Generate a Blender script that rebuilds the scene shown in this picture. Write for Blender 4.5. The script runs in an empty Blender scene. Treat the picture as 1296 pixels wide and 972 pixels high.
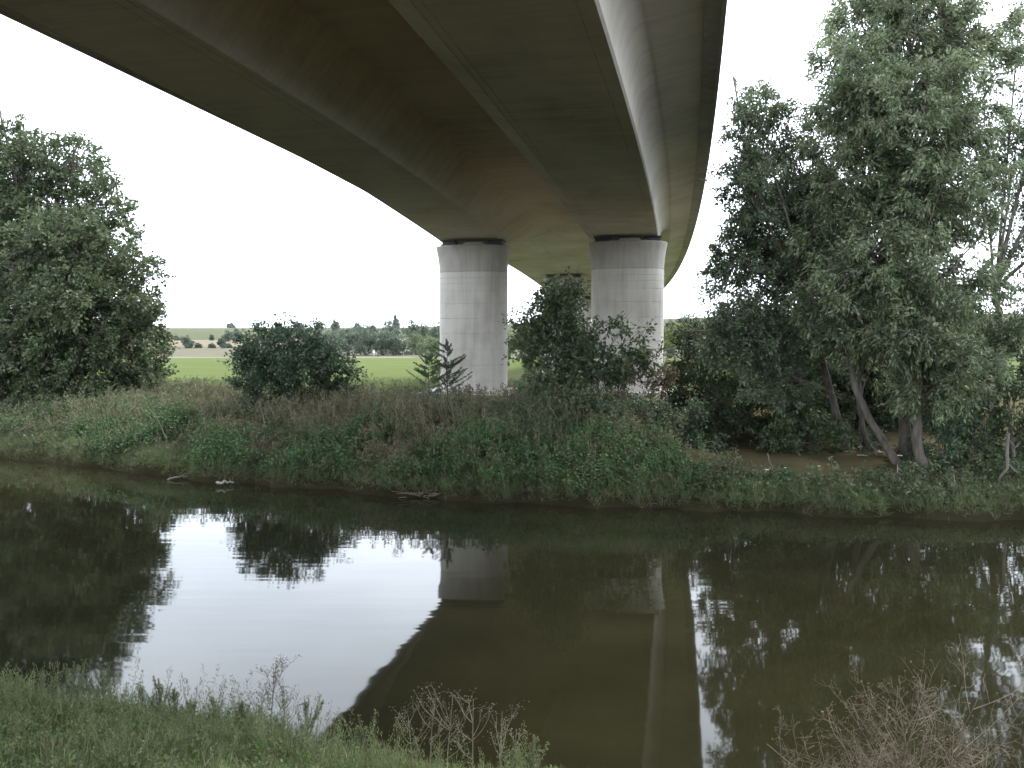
import bpy, math
import numpy as np
from mathutils import Vector

SC = bpy.context.scene
COL = SC.collection
R_ = math.radians

# ------------------------------------------------------------------ camera
FPX = 1078.0                       # focal length in photo pixels (1296 wide)
CAMZ = 4.0
PITCH = math.atan(52.0 / FPX)      # camera looks slightly down
cam = bpy.data.cameras.new('camera')
cam.sensor_width = 36.0
cam.lens = 36.0 * FPX / 1296.0
cam.clip_start = 0.05
cam.clip_end = 9000.0
cam_o = bpy.data.objects.new('camera', cam)
COL.objects.link(cam_o)
cam_o.location = (0, 0, CAMZ)
cam_o.rotation_euler = (math.pi / 2 - PITCH, 0, 0)
SC.camera = cam_o

# ------------------------------------------------------------------ world, sun, exposure
SUN_EL, SUN_AZ = R_(52), R_(35)    # azimuth from +Y towards +X
W = bpy.data.worlds.new('World')
SC.world = W
W.use_nodes = True
nt = W.node_tree
nt.nodes.clear()
wo = nt.nodes.new('ShaderNodeOutputWorld')
bg = nt.nodes.new('ShaderNodeBackground')
sky = nt.nodes.new('ShaderNodeTexSky')
sky.sky_type = 'NISHITA'
sky.sun_disc = False
sky.sun_elevation = SUN_EL
sky.sun_rotation = SUN_AZ
sky.dust_density = 4.0
tc = nt.nodes.new('ShaderNodeTexCoord')
mp = nt.nodes.new('ShaderNodeMapping')
mp.inputs['Scale'].default_value = (1.0, 1.0, 3.2)
cl = nt.nodes.new('ShaderNodeTexNoise')
cl.inputs['Scale'].default_value = 2.3
cl.inputs['Detail'].default_value = 5
cl.inputs['Roughness'].default_value = 0.5
rmp = nt.nodes.new('ShaderNodeValToRGB')
rmp.color_ramp.elements[0].position = 0.3
rmp.color_ramp.elements[0].color = (8.3, 9.4, 10.8, 1)
rmp.color_ramp.elements[1].position = 0.72
rmp.color_ramp.elements[1].color = (12.2, 13.1, 14.2, 1)
mx = nt.nodes.new('ShaderNodeMix')
mx.data_type = 'RGBA'
mx.inputs[0].default_value = 0.88
nt.links.new(tc.outputs['Generated'], mp.inputs['Vector'])
nt.links.new(mp.outputs[0], cl.inputs['Vector'])
nt.links.new(cl.outputs['Fac'], rmp.inputs['Fac'])
nt.links.new(sky.outputs['Color'], mx.inputs[6])
nt.links.new(rmp.outputs['Color'], mx.inputs[7])
nt.links.new(mx.outputs[2], bg.inputs['Color'])
bg.inputs['Strength'].default_value = 0.12
nt.links.new(bg.outputs[0], wo.inputs['Surface'])

sun = bpy.data.lights.new('sun', 'SUN')
sun.energy = 1.9
sun.angle = R_(14)
sun.color = (1.0, 0.95, 0.86)
sun_o = bpy.data.objects.new('sun', sun)
COL.objects.link(sun_o)
sd = Vector((math.sin(SUN_AZ) * math.cos(SUN_EL), math.cos(SUN_AZ) * math.cos(SUN_EL), math.sin(SUN_EL)))
sun_o.rotation_euler = sd.to_track_quat('Z', 'Y').to_euler()
sun_o.location = sd * 60

SC.view_settings.view_transform = 'Standard'
SC.view_settings.look = 'None'
SC.view_settings.gamma = 1.0
SC.view_settings.exposure = 1.66
SC.view_settings.use_curve_mapping = False
SC.render.engine = 'CYCLES'
SC.cycles.max_bounces = 7
SC.cycles.diffuse_bounces = 4
SC.cycles.glossy_bounces = 3
SC.cycles.transmission_bounces = 4
SC.cycles.transparent_max_bounces = 6
SC.cycles.caustics_reflective = False
SC.cycles.caustics_refractive = False

# ------------------------------------------------------------------ helpers
CP, SP = math.cos(PITCH), math.sin(PITCH)


def ray(px, py):
    cx, cy = (px - 648.0) / FPX, -(py - 486.0) / FPX
    return np.array([cx, CP + cy * SP, -SP + cy * CP])


def at(px, py, D):
    """world point seen at photo pixel px,py at distance Y = D"""
    d = ray(px, py)
    return d * (D / d[1]) + np.array([0, 0, CAMZ])


def on_z(px, py, z):
    d = ray(px, py)
    return d * ((z - CAMZ) / d[2]) + np.array([0, 0, CAMZ])


def unit(a):
    return a / np.maximum(np.linalg.norm(a, axis=-1, keepdims=True), 1e-9)


def mesh_obj(name, verts, faces, mat, parent=None, smooth=False):
    """verts Nx3, faces MxK array (all faces of one size) or list of such arrays"""
    me = bpy.data.meshes.new(name)
    verts = np.asarray(verts, dtype=np.float32)
    fl = faces if isinstance(faces, list) else [faces]
    fl = [np.asarray(f, dtype=np.int32) for f in fl if len(f)]
    me.vertices.add(len(verts))
    me.vertices.foreach_set('co', verts.ravel())
    idx = np.concatenate([f.ravel() for f in fl])
    tot = np.concatenate([np.full(len(f), f.shape[1], dtype=np.int32) for f in fl])
    st = np.concatenate([[0], np.cumsum(tot)[:-1]]).astype(np.int32)
    me.loops.add(len(idx))
    me.loops.foreach_set('vertex_index', idx)
    me.polygons.add(len(tot))
    me.polygons.foreach_set('loop_start', st)
    me.polygons.foreach_set('loop_total', tot)
    me.polygons.foreach_set('use_smooth', np.full(len(tot), bool(smooth)))
    me.update(calc_edges=True)
    me.validate()
    if mat:
        me.materials.append(mat)
    o = bpy.data.objects.new(name, me)
    COL.objects.link(o)
    if parent:
        o.parent = parent
    return o


def tag(o, label=None, cat=None, group=None, kind=None):
    if label: o['label'] = label
    if cat: o['category'] = cat
    if group: o['group'] = group
    if kind: o['kind'] = kind
    return o


def empty(name, loc, label=None, cat=None, group=None):
    o = bpy.data.objects.new(name, None)
    o.empty_display_size = 0.3
    COL.objects.link(o)
    o.location = loc
    tag(o, label, cat, group)
    return o


class Buf:
    """collects quads and tubes into one mesh"""
    def __init__(self):
        self.v, self.f, self.n = [], [], 0

    def add(self, v, f):
        self.v.append(np.asarray(v, float)); self.f.append(np.asarray(f, int) + self.n); self.n += len(v)

    def tube(self, pts, rad, k=6, cap=True):
        pts = np.asarray(pts, float); n = len(pts)
        rad = np.broadcast_to(np.asarray(rad, float), (n,))
        t = unit(np.gradient(pts, axis=0))
        ref = np.where(np.abs(t[:, 2:3]) > 0.9, [[1., 0, 0]], [[0, 0, 1.]])
        ref = np.broadcast_to(ref[n // 2], (n, 3))
        a = unit(np.cross(t, ref)); b = np.cross(t, a)
        ang = np.linspace(0, 2 * math.pi, k, endpoint=False)
        ring = pts[:, None, :] + rad[:, None, None] * (a[:, None, :] * np.cos(ang)[None, :, None] + b[:, None, :] * np.sin(ang)[None, :, None])
        i = np.arange(n - 1)[:, None] * k; j = np.arange(k)[None, :]; j2 = (j + 1) % k
        f = np.stack([i + j, i + j2, i + k + j2, i + k + j], -1).reshape(-1, 4)
        self.add(ring.reshape(-1, 3), f)

    def box(self, c, s, rz=0.0):
        c = np.asarray(c, float); h = np.asarray(s, float) / 2
        v = np.array([[x, y, z] for z in (-1, 1) for y in (-1, 1) for x in (-1, 1)], float) * h
        cr, sr = math.cos(rz), math.sin(rz)
        v = np.stack([v[:, 0] * cr - v[:, 1] * sr, v[:, 0] * sr + v[:, 1] * cr, v[:, 2]], -1) + c
        f = [[0, 2, 3, 1], [4, 5, 7, 6], [0, 1, 5, 4], [2, 6, 7, 3], [0, 4, 6, 2], [1, 3, 7, 5]]
        self.add(v, f)

    def build(self, name, mat, parent=None, smooth=False, origin=None):
        v = np.concatenate(self.v); f = np.concatenate(self.f)
        if origin is not None: v = v - np.asarray(origin)
        return mesh_obj(name, v, f, mat, parent, smooth)


def leaf_quads(pos, axis, L, Wd, rng, up=0.6):
    """rhombic leaves: base at pos, pointing along axis; returns verts, quads"""
    n = len(pos)
    axis = unit(axis)
    nrm = unit(rng.normal(size=(n, 3)) + np.array([0, 0, up * 1.6]))
    side = unit(np.cross(axis, nrm))
    nrm = np.cross(side, axis)
    L = np.broadcast_to(L, (n,))[:, None]; Wd = np.broadcast_to(Wd, (n,))[:, None]
    mid = pos + axis * L * 0.45 + nrm * L * 0.06
    tip = pos + axis * L - np.array([0, 0, 1]) * L * 0.08
    v = np.stack([pos, mid + side * Wd / 2, tip, mid - side * Wd / 2], 1).reshape(-1, 3)
    f = np.arange(n * 4).reshape(-1, 4)
    return v, f


def bez(a, b, c, n):
    t = np.linspace(0, 1, n)[:, None]
    return (1 - t) ** 2 * a + 2 * t * (1 - t) * b + t ** 2 * c


# ------------------------------------------------------------------ materials
def base_mat(name):
    m = bpy.data.materials.new(name)
    m.use_nodes = True
    t = m.node_tree
    return m, t, t.nodes['Principled BSDF'], t.nodes['Material Output']


def N(t, typ, **kw):
    n = t.nodes.new(typ)
    for k, v in kw.items():
        setattr(n, k, v)
    return n


def ramp(t, stops, interp='LINEAR'):
    r = N(t, 'ShaderNodeValToRGB')
    cr = r.color_ramp
    cr.interpolation = interp
    while len(cr.elements) < len(stops): cr.elements.new(0.5)
    for e, (p, c) in zip(cr.elements, stops):
        e.position = p; e.color = (*c, 1)
    return r


def leaf_mat(name, cols, trans=0.35, rough=0.55, spread=1.0):
    """cols: list of leaf colours picked leaf by leaf"""
    m, t, b, out = base_mat(name)
    g = N(t, 'ShaderNodeNewGeometry')
    n = len(cols)
    r = ramp(t, [((i + 0.5) / n, c) for i, c in enumerate(cols)])
    t.links.new(g.outputs['Random Per Island'], r.inputs['Fac'])
    # age / tone patches through the plant
    pn = N(t, 'ShaderNodeTexNoise'); pn.inputs['Scale'].default_value = 0.9; pn.inputs['Detail'].default_value = 2
    t.links.new(g.outputs['Position'], pn.inputs['Vector'])
    hs = N(t, 'ShaderNodeHueSaturation')
    mr = N(t, 'ShaderNodeMapRange')
    mr.inputs['From Min'].default_value = 0.3; mr.inputs['From Max'].default_value = 0.7
    mr.inputs['To Min'].default_value = 1 - 0.28 * spread; mr.inputs['To Max'].default_value = 1 + 0.25 * spread
    t.links.new(pn.outputs['Fac'], mr.inputs['Value'])
    t.links.new(mr.outputs[0], hs.inputs['Value'])
    t.links.new(r.outputs['Color'], hs.inputs['Color'])
    t.links.new(hs.outputs['Color'], b.inputs['Base Color'])
    b.inputs['Roughness'].default_value = rough
    b.inputs['Specular IOR Level'].default_value = 0.35
    tr = N(t, 'ShaderNodeBsdfTranslucent')
    t.links.new(hs.outputs['Color'], tr.inputs['Color'])
    ms = N(t, 'ShaderNodeMixShader'); ms.inputs[0].default_value = trans
    t.links.new(b.outputs[0], ms.inputs[1]); t.links.new(tr.outputs[0], ms.inputs[2])
    t.links.new(ms.outputs[0], out.inputs['Surface'])
    return m


def noisy_mat(name, c1, c2, scale=6.0, rough=0.85, bump=0.0, bscale=30.0, stretch=(1, 1, 1), detail=6):
    m, t, b, out = base_mat(name)
    tcn = N(t, 'ShaderNodeTexCoord'); mpn = N(t, 'ShaderNodeMapping')
    mpn.inputs['Scale'].default_value = stretch
    t.links.new(tcn.outputs['Object'], mpn.inputs['Vector'])
    n = N(t, 'ShaderNodeTexNoise'); n.inputs['Scale'].default_value = scale; n.inputs['Detail'].default_value = detail
    t.links.new(mpn.outputs[0], n.inputs['Vector'])
    r = ramp(t, [(0.3, c1), (0.7, c2)])
    t.links.new(n.outputs['Fac'], r.inputs['Fac'])
    t.links.new(r.outputs['Color'], b.inputs['Base Color'])
    b.inputs['Roughness'].default_value = rough
    if bump:
        n2 = N(t, 'ShaderNodeTexNoise'); n2.inputs['Scale'].default_value = bscale; n2.inputs['Detail'].default_value = 5
        t.links.new(mpn.outputs[0], n2.inputs['Vector'])
        bp = N(t, 'ShaderNodeBump'); bp.inputs['Strength'].default_value = 0.6; bp.inputs['Distance'].default_value = bump
        t.links.new(n2.outputs['Fac'], bp.inputs['Height'])
        t.links.new(bp.outputs[0], b.inputs['Normal'])
    return m


def concrete_mat(name, c_dark, c_mid, c_light, vertical):
    """cast concrete: large tone patches, streaks, board marks, pores"""
    m, t, b, out = base_mat(name)
    g = N(t, 'ShaderNodeNewGeometry')

    def noise(scale, stretch, detail=6, rough=0.55):
        mpn = N(t, 'ShaderNodeMapping'); mpn.inputs['Scale'].default_value = stretch
        t.links.new(g.outputs['Position'], mpn.inputs['Vector'])
        n = N(t, 'ShaderNodeTexNoise'); n.inputs['Scale'].default_value = scale
        n.inputs['Detail'].default_value = detail; n.inputs['Roughness'].default_value = rough
        t.links.new(mpn.outputs[0], n.inputs['Vector'])
        return n.outputs['Fac']
    big = noise(0.45, (1, 1, 1), 5)
    streak = noise(3.0, (1.6, 1.6, 0.12) if vertical else (0.12, 2.2, 1), 5, 0.6)
    fine = noise(26, (1, 1, 1), 4)
    ad = N(t, 'ShaderNodeMath', operation='MULTIPLY_ADD'); ad.inputs[1].default_value = 0.55
    ad.inputs[1].default_value = 0.4
    t.links.new(streak, ad.inputs[0])
    ml = N(t, 'ShaderNodeMath', operation='MULTIPLY'); ml.inputs[1].default_value = 0.53
    t.links.new(big, ml.inputs[0]); t.links.new(ml.outputs[0], ad.inputs[2])
    ad2 = N(t, 'ShaderNodeMath', operation='MULTIPLY_ADD'); ad2.inputs[1].default_value = 0.12
    t.links.new(fine, ad2.inputs[0]); t.links.new(ad.outputs[0], ad2.inputs[2])
    r = ramp(t, [(0.40, c_dark), (0.52, c_mid), (0.66, c_light)])
    t.links.new(ad2.outputs[0], r.inputs['Fac'])
    t.links.new(r.outputs['Color'], b.inputs['Base Color'])
    b.inputs['Roughness'].default_value = 0.88
    b.inputs['Specular IOR Level'].default_value = 0.3
    bp = N(t, 'ShaderNodeBump'); bp.inputs['Strength'].default_value = 0.5; bp.inputs['Distance'].default_value = 0.006
    t.links.new(ad2.outputs[0], bp.inputs['Height'])
    t.links.new(bp.outputs[0], b.inputs['Normal'])
    return m


def deck_mat():
    """soffit concrete cast on boards laid across the bridge: board tone, joints, stains, pores"""
    m, t, b, out = base_mat('deck_concrete')
    at_ = N(t, 'ShaderNodeAttribute', attribute_name='bridge_co')

    def noise(scale, stretch, detail=5, rough=0.55):
        mpn = N(t, 'ShaderNodeMapping'); mpn.inputs['Scale'].default_value = stretch
        t.links.new(at_.outputs['Vector'], mpn.inputs['Vector'])
        n = N(t, 'ShaderNodeTexNoise'); n.inputs['Scale'].default_value = scale
        n.inputs['Detail'].default_value = detail; n.inputs['Roughness'].default_value = rough
        t.links.new(mpn.outputs[0], n.inputs['Vector'])
        return n.outputs['Fac']
    bricks = N(t, 'ShaderNodeTexBrick')
    mpb = N(t, 'ShaderNodeMapping'); mpb.inputs['Scale'].default_value = (1, 1, 1)
    t.links.new(at_.outputs['Vector'], mpb.inputs['Vector'])
    t.links.new(mpb.outputs[0], bricks.inputs['Vector'])
    bricks.inputs['Scale'].default_value = 1.0
    bricks.inputs['Brick Width'].default_value = 2.9
    bricks.inputs['Row Height'].default_value = 0.24
    bricks.inputs['Mortar Size'].default_value = 0.006
    bricks.inputs['Mortar Smooth'].default_value = 0.6
    bricks.inputs['Color1'].default_value = (0.42, 0.42, 0.42, 1)
    bricks.inputs['Color2'].default_value = (0.58, 0.58, 0.58, 1)
    bricks.inputs['Mortar'].default_value = (0.36, 0.36, 0.36, 1)
    big = noise(0.35, (1, 0.55, 1), 6, 0.6)
    grain = noise(2.2, (0.35, 5.0, 2), 5, 0.6)
    fine = noise(24, (1, 1, 1), 4)
    def madd(a, k, c):
        n = N(t, 'ShaderNodeMath', operation='MULTIPLY_ADD'); n.inputs[1].default_value = k
        t.links.new(a, n.inputs[0])
        if isinstance(c, float): n.inputs[2].default_value = c
        else: t.links.new(c, n.inputs[2])
        return n.outputs[0]
    v = madd(big, 0.62, 0.0); v = madd(grain, 0.2, v); v = madd(bricks.outputs['Color'], 0.36, v); v = madd(fine, 0.08, v)
    r = ramp(t, [(0.45, (0.27, 0.243, 0.205)), (0.61, (0.41, 0.378, 0.332)), (0.78, (0.52, 0.49, 0.44))])
    t.links.new(v, r.inputs['Fac'])
    za = N(t, 'ShaderNodeAttribute', attribute_name='slab_zone')
    zm = N(t, 'ShaderNodeMix', data_type='RGBA', blend_type='MULTIPLY'); zm.inputs[7].default_value = (1.10, 0.98, 0.87, 1)
    t.links.new(za.outputs['Fac'], zm.inputs[0]); t.links.new(r.outputs['Color'], zm.inputs[6])
    t.links.new(zm.outputs[2], b.inputs['Base Color'])
    b.inputs['Roughness'].default_value = 0.9; b.inputs['Specular IOR Level'].default_value = 0.25
    bp = N(t, 'ShaderNodeBump'); bp.inputs['Strength'].default_value = 0.4; bp.inputs['Distance'].default_value = 0.006
    t.links.new(v, bp.inputs['Height']); t.links.new(bp.outputs[0], b.inputs['Normal'])
    return m


M = {}
M['soffit'] = deck_mat()
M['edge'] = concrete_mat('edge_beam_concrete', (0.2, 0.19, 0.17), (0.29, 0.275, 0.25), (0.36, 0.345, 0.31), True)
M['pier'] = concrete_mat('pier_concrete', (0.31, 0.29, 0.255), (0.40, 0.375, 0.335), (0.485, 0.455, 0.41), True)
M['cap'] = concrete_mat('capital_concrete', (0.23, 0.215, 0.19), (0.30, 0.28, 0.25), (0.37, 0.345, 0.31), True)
M['bearing'] = noisy_mat('bearing_steel', (0.035, 0.035, 0.04), (0.07, 0.065, 0.065), 8, 0.6)
M['bark'] = noisy_mat('bark', (0.05, 0.042, 0.034), (0.13, 0.11, 0.09), 9, 0.95, 0.02, 18, (1, 1, 0.25))
M['bark_pale'] = noisy_mat('bark_pale', (0.06, 0.052, 0.042), (0.14, 0.122, 0.098), 9, 0.95, 0.015, 18, (1, 1, 0.25))
M['driftwood'] = noisy_mat('driftwood', (0.15, 0.135, 0.11), (0.32, 0.29, 0.24), 12, 0.9, 0.01, 20)
M['twig'] = noisy_mat('dry_twig', (0.08, 0.064, 0.042), (0.17, 0.138, 0.095), 7, 0.9)
M['willow'] = leaf_mat('willow_leaf', [(0.085, 0.115, 0.052), (0.13, 0.168, 0.08), (0.175, 0.215, 0.112), (0.25, 0.28, 0.19)], 0.45)
M['poplar'] = leaf_mat('poplar_leaf', [(0.065, 0.095, 0.048), (0.095, 0.13, 0.068), (0.14, 0.17, 0.105)], 0.38)
M['maple'] = leaf_mat('tree_leaf', [(0.05, 0.073, 0.034), (0.075, 0.102, 0.046), (0.10, 0.126, 0.058)], 0.34)
M['hazel'] = leaf_mat('shrub_leaf', [(0.038, 0.068, 0.038), (0.055, 0.088, 0.046), (0.075, 0.11, 0.058)], 0.28)
M['dark'] = leaf_mat('dark_shrub_leaf', [(0.038, 0.058, 0.026), (0.055, 0.08, 0.034), (0.085, 0.108, 0.045)], 0.3)
M['elder'] = leaf_mat('broad_leaf', [(0.06, 0.088, 0.04), (0.09, 0.122, 0.055), (0.13, 0.155, 0.085)], 0.38)
M['russet'] = leaf_mat('russet_leaf', [(0.11, 0.075, 0.05), (0.17, 0.11, 0.075), (0.10, 0.095, 0.055)], 0.3)
M['spruce'] = leaf_mat('feathery_leaf', [(0.055, 0.078, 0.045), (0.08, 0.108, 0.062)], 0.3)
M['sunny'] = leaf_mat('yellow_green_leaf', [(0.16, 0.20, 0.06), (0.22, 0.26, 0.09)], 0.4)
M['far'] = leaf_mat('far_leaf', [(0.06, 0.085, 0.055), (0.08, 0.11, 0.065), (0.10, 0.13, 0.08)], 0.25)
M['farlight'] = leaf_mat('far_light_leaf', [(0.10, 0.135, 0.06), (0.13, 0.17, 0.08)], 0.3)
M['olive'] = leaf_mat('olive_weed', [(0.07, 0.085, 0.04), (0.10, 0.11, 0.055), (0.08, 0.10, 0.04), (0.15, 0.14, 0.09)], 0.3, spread=1.4)
M['brownweed'] = leaf_mat('brown_weed', [(0.10, 0.09, 0.048), (0.13, 0.113, 0.066), (0.16, 0.138, 0.088), (0.08, 0.092, 0.04)], 0.25)
M['drystem'] = leaf_mat('dry_stem', [(0.10, 0.09, 0.05), (0.14, 0.128, 0.075), (0.2, 0.18, 0.115)], 0.1)
M['nettle'] = leaf_mat('nettle_leaf', [(0.035, 0.068, 0.025), (0.05, 0.092, 0.03), (0.07, 0.12, 0.042)], 0.3)
M['grass'] = leaf_mat('grass_blade', [(0.075, 0.12, 0.035), (0.10, 0.15, 0.045), (0.13, 0.16, 0.06), (0.16, 0.15, 0.085)], 0.3)
M['bankgrass'] = leaf_mat('bank_grass_blade', [(0.05, 0.085, 0.028), (0.07, 0.105, 0.035), (0.10, 0.12, 0.045), (0.13, 0.115, 0.07)], 0.3)
M['neargrass'] = leaf_mat('near_grass_blade', [(0.09, 0.12, 0.04), (0.125, 0.165, 0.055), (0.16, 0.19, 0.075), (0.24, 0.22, 0.135)], 0.35)
M['mugwort'] = leaf_mat('mugwort_leaf', [(0.10, 0.12, 0.052), (0.14, 0.16, 0.072), (0.19, 0.2, 0.105)], 0.32)
M['nearleaf'] = leaf_mat('near_green_leaf', [(0.06, 0.10, 0.03), (0.085, 0.135, 0.04), (0.12, 0.165, 0.055)], 0.35)
M['seed'] = leaf_mat('dry_seed_head', [(0.08, 0.068, 0.044), (0.12, 0.10, 0.068), (0.16, 0.138, 0.10)], 0.2)
M['stem'] = noisy_mat('pale_stem', (0.105, 0.09, 0.06), (0.2, 0.175, 0.125), 10, 0.85)
M['greenstem'] = noisy_mat('green_stem', (0.08, 0.085, 0.05), (0.14, 0.135, 0.09), 10, 0.85)
M['litter'] = noisy_mat('pale_litter', (0.55, 0.54, 0.50), (0.75, 0.74, 0.70), 9, 0.6)

# ------------------------------------------------------------------ terrain
FAR_W = np.array([on_z(x, y, 0)[:2] for x, y in [(0, 580), (100, 590), (220, 605), (290, 612), (400, 619), (450, 623), (520, 631), (600, 635),
                                                  (700, 640), (850, 645), (1000, 650), (1100, 656), (1296, 661)]])


def y_far(x):
    x = np.asarray(x, float)
    y = np.interp(x, FAR_W[:, 0], FAR_W[:, 1])
    y = np.where(x < FAR_W[0, 0], FAR_W[0, 1] + (FAR_W[0, 0] - x) * 0.42, y)
    y = np.where(x > FAR_W[-1, 0], FAR_W[-1, 1] - (x - FAR_W[-1, 0]) * 0.22, y)
    return y + 0.13 * np.sin(x * 2.3) + 0.09 * np.sin(x * 5.1 + 1) + 0.05 * np.sin(x * 11.7)


def y_near(x):
    x = np.asarray(x, float)
    return np.where(x < 0, 7.4 - 0.33 * x, 7.4 - 0.36 * x) + 0.15 * np.sin(x * 1.7) + 0.07 * np.sin(x * 4.3)


PROF_D = np.array([40, 46, 100, 195, 300, 400, 600, 1100, 1600, 8000.])
PROF_Z = np.array([1.5, 1.5, 1.1, 0.6, 2.05, 3.6, 8.0, 24.0, 26., 26.])


def gz(x, y):
    x = np.asarray(x, float); y = np.asarray(y, float)
    t = (y - y_far(x)) * 0.94
    und = 0.06 * np.sin(x * 0.9 + y * 0.4) + 0.05 * np.sin(x * 0.37 - y * 1.1)
    kst = np.interp(x, [-22, -13, 2.5, 6.0], [0.25, 1, 1, 0])
    zst = np.interp(t, [-4, -0.4, 0.0, 0.08, 0.6, 2.2, 4.6, 8, 20], [-1.6, -0.5, -0.08, 0.15, 0.38, 0.95, 1.5, 1.55, 1.5])
    zlo = np.interp(t, [-4, -0.4, 0.0, 0.08, 0.6, 3, 8, 14, 20], [-1.6, -0.5, -0.08, 0.13, 0.3, 0.62, 1.05, 1.4, 1.5])
    zb = zst * kst + zlo * (1 - kst) + und * np.clip(t / 3, 0, 1)
    zf = np.interp(y, PROF_D, PROF_Z)
    hill = np.clip((y - 260) / 500, 0, 1) ** 1.5 * np.clip((x + 150) / 500, 0, 1) * 17
    wf = np.clip((y - 44) / 10, 0, 1)
    zfar = zb * (1 - wf) + (zf + hill) * wf
    s = (y_near(x) - y) * 0.94
    zn = np.interp(s, [-4, -0.4, 0.0, 0.15, 0.8, 3.0, 6.5, 12, 200], [-1.6, -0.45, -0.06, 0.12, 0.35, 1.05, 2.35, 2.6, 2.8]) + und * np.clip(s / 3, 0, 1)
    mid = (y_far(x) + y_near(x)) / 2
    return np.where(y > mid, zfar, zn)


def axis_pts(lo, hi, fine, ext, g=1.22):
    a = list(np.arange(lo, hi + 1e-6, fine))
    d = fine
    while a[-1] < ext:
        d *= g; a.append(a[-1] + d)
    d = fine
    while a[0] > -ext:
        d *= g; a.insert(0, a[0] - d)
    return np.array(a)


gx = axis_pts(-30, 26, 0.45, 5000, 1.2)
gy = axis_pts(0, 46, 0.25, 6500, 1.14)
gy = gy[gy > -60]
GX, GY = np.meshgrid(gx, gy)
GZ = gz(GX, GY)
gv = np.stack([GX, GY, GZ], -1).reshape(-1, 3)
ny, nx = GX.shape
ii, jj = np.meshgrid(np.arange(ny - 1), np.arange(nx - 1), indexing='ij')
q = (ii * nx + jj).ravel()
gf = np.stack([q, q + 1, q + nx + 1, q + nx], -1)

# ground material: soil on the banks, then meadow, path, stubble fields, far pasture by distance across the valley
m, t, b, out = base_mat('ground_soil_and_fields')
g = N(t, 'ShaderNodeNewGeometry')
sp = N(t, 'ShaderNodeSeparateXYZ'); t.links.new(g.outputs['Position'], sp.inputs[0])
wn = N(t, 'ShaderNodeTexNoise'); wn.inputs['Scale'].default_value = 0.06; wn.inputs['Detail'].default_value = 3
t.links.new(g.outputs['Position'], wn.inputs['Vector'])
dv = N(t, 'ShaderNodeMath', operation='MULTIPLY_ADD'); dv.inputs[1].default_value = 7.0
t.links.new(wn.outputs['Fac'], dv.inputs[0]); t.links.new(sp.outputs['Y'], dv.inputs[2])
sc_ = N(t, 'ShaderNodeMath', operation='DIVIDE'); sc_.inputs[1].default_value = 1000.0
t.links.new(dv.outputs[0], sc_.inputs[0])
soil, mead = (0.055, 0.048, 0.027), (0.074, 0.092, 0.036)
zones = ramp(t, [(0.0, soil), (0.044, soil), (0.052, (0.05, 0.066, 0.024)), (0.062, mead), (0.189, (0.08, 0.096, 0.039)), (0.1945, (0.09, 0.10, 0.05)), (0.197, (0.155, 0.15, 0.138)),
                 (0.204, (0.14, 0.134, 0.118)), (0.208, (0.09, 0.095, 0.05)), (0.215, (0.105, 0.098, 0.072)), (0.318, (0.105, 0.098, 0.072)), (0.325, (0.055, 0.065, 0.03)), (0.335, (0.14, 0.118, 0.088)),
                 (0.50, (0.145, 0.122, 0.09)), (0.515, (0.045, 0.055, 0.03)), (0.535, (0.07, 0.076, 0.044)), (0.9, (0.072, 0.077, 0.046)), (1.0, (0.075, 0.08, 0.05))])
t.links.new(sc_.outputs[0], zones.inputs['Fac'])
ub = N(t, 'ShaderNodeAttribute', attribute_name='under_bridge')
um = N(t, 'ShaderNodeMix', data_type='RGBA'); um.inputs[7].default_value = (0.135, 0.115, 0.078, 1)
t.links.new(ub.outputs['Fac'], um.inputs[0]); t.links.new(zones.outputs['Color'], um.inputs[6])
fn = N(t, 'ShaderNodeTexNoise'); fn.inputs['Scale'].default_value = 0.8; fn.inputs['Detail'].default_value = 9; fn.inputs['Roughness'].default_value = 0.65
mpf = N(t, 'ShaderNodeMapping'); mpf.inputs['Scale'].default_value = (0.22, 1.0, 1.0)
t.links.new(g.outputs['Position'], mpf.inputs['Vector']); t.links.new(mpf.outputs[0], fn.inputs['Vector'])
mrv = N(t, 'ShaderNodeMapRange'); mrv.inputs['From Min'].default_value = 0.3; mrv.inputs['From Max'].default_value = 0.7
mrv.inputs['To Min'].default_value = 0.72; mrv.inputs['To Max'].default_value = 1.28
t.links.new(fn.outputs['Fac'], mrv.inputs['Value'])
hs = N(t, 'ShaderNodeHueSaturation'); t.links.new(um.outputs[2], hs.inputs['Color']); t.links.new(mrv.outputs[0], hs.inputs['Value'])
wet = N(t, 'ShaderNodeMapRange'); wet.inputs['From Min'].default_value = 0.1; wet.inputs['From Max'].default_value = 0.5
wet.inputs['To Min'].default_value = 0.42; wet.inputs['To Max'].default_value = 1.0
t.links.new(sp.outputs['Z'], wet.inputs['Value'])
wm = N(t, 'ShaderNodeMix', data_type='RGBA', blend_type='MULTIPLY'); wm.inputs[0].default_value = 1.0
t.links.new(hs.outputs['Color'], wm.inputs[6]); t.links.new(wet.outputs[0], wm.inputs[7])
t.links.new(wm.outputs[2], b.inputs['Base Color'])
b.inputs['Roughness'].default_value = 0.95
b.inputs['Specular IOR Level'].default_value = 0.0
bn = N(t, 'ShaderNodeTexNoise'); bn.inputs['Scale'].default_value = 14; bn.inputs['Detail'].default_value = 6
t.links.new(g.outputs['Position'], bn.inputs['Vector'])
bp = N(t, 'ShaderNodeBump'); bp.inputs['Distance'].default_value = 0.04; bp.inputs['Strength'].default_value = 0.7
t.links.new(bn.outputs['Fac'], bp.inputs['Height']); t.links.new(bp.outputs[0], b.inputs['Normal'])
GROUND = tag(mesh_obj('ground', gv, gf, m, smooth=True), kind='structure')

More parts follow.
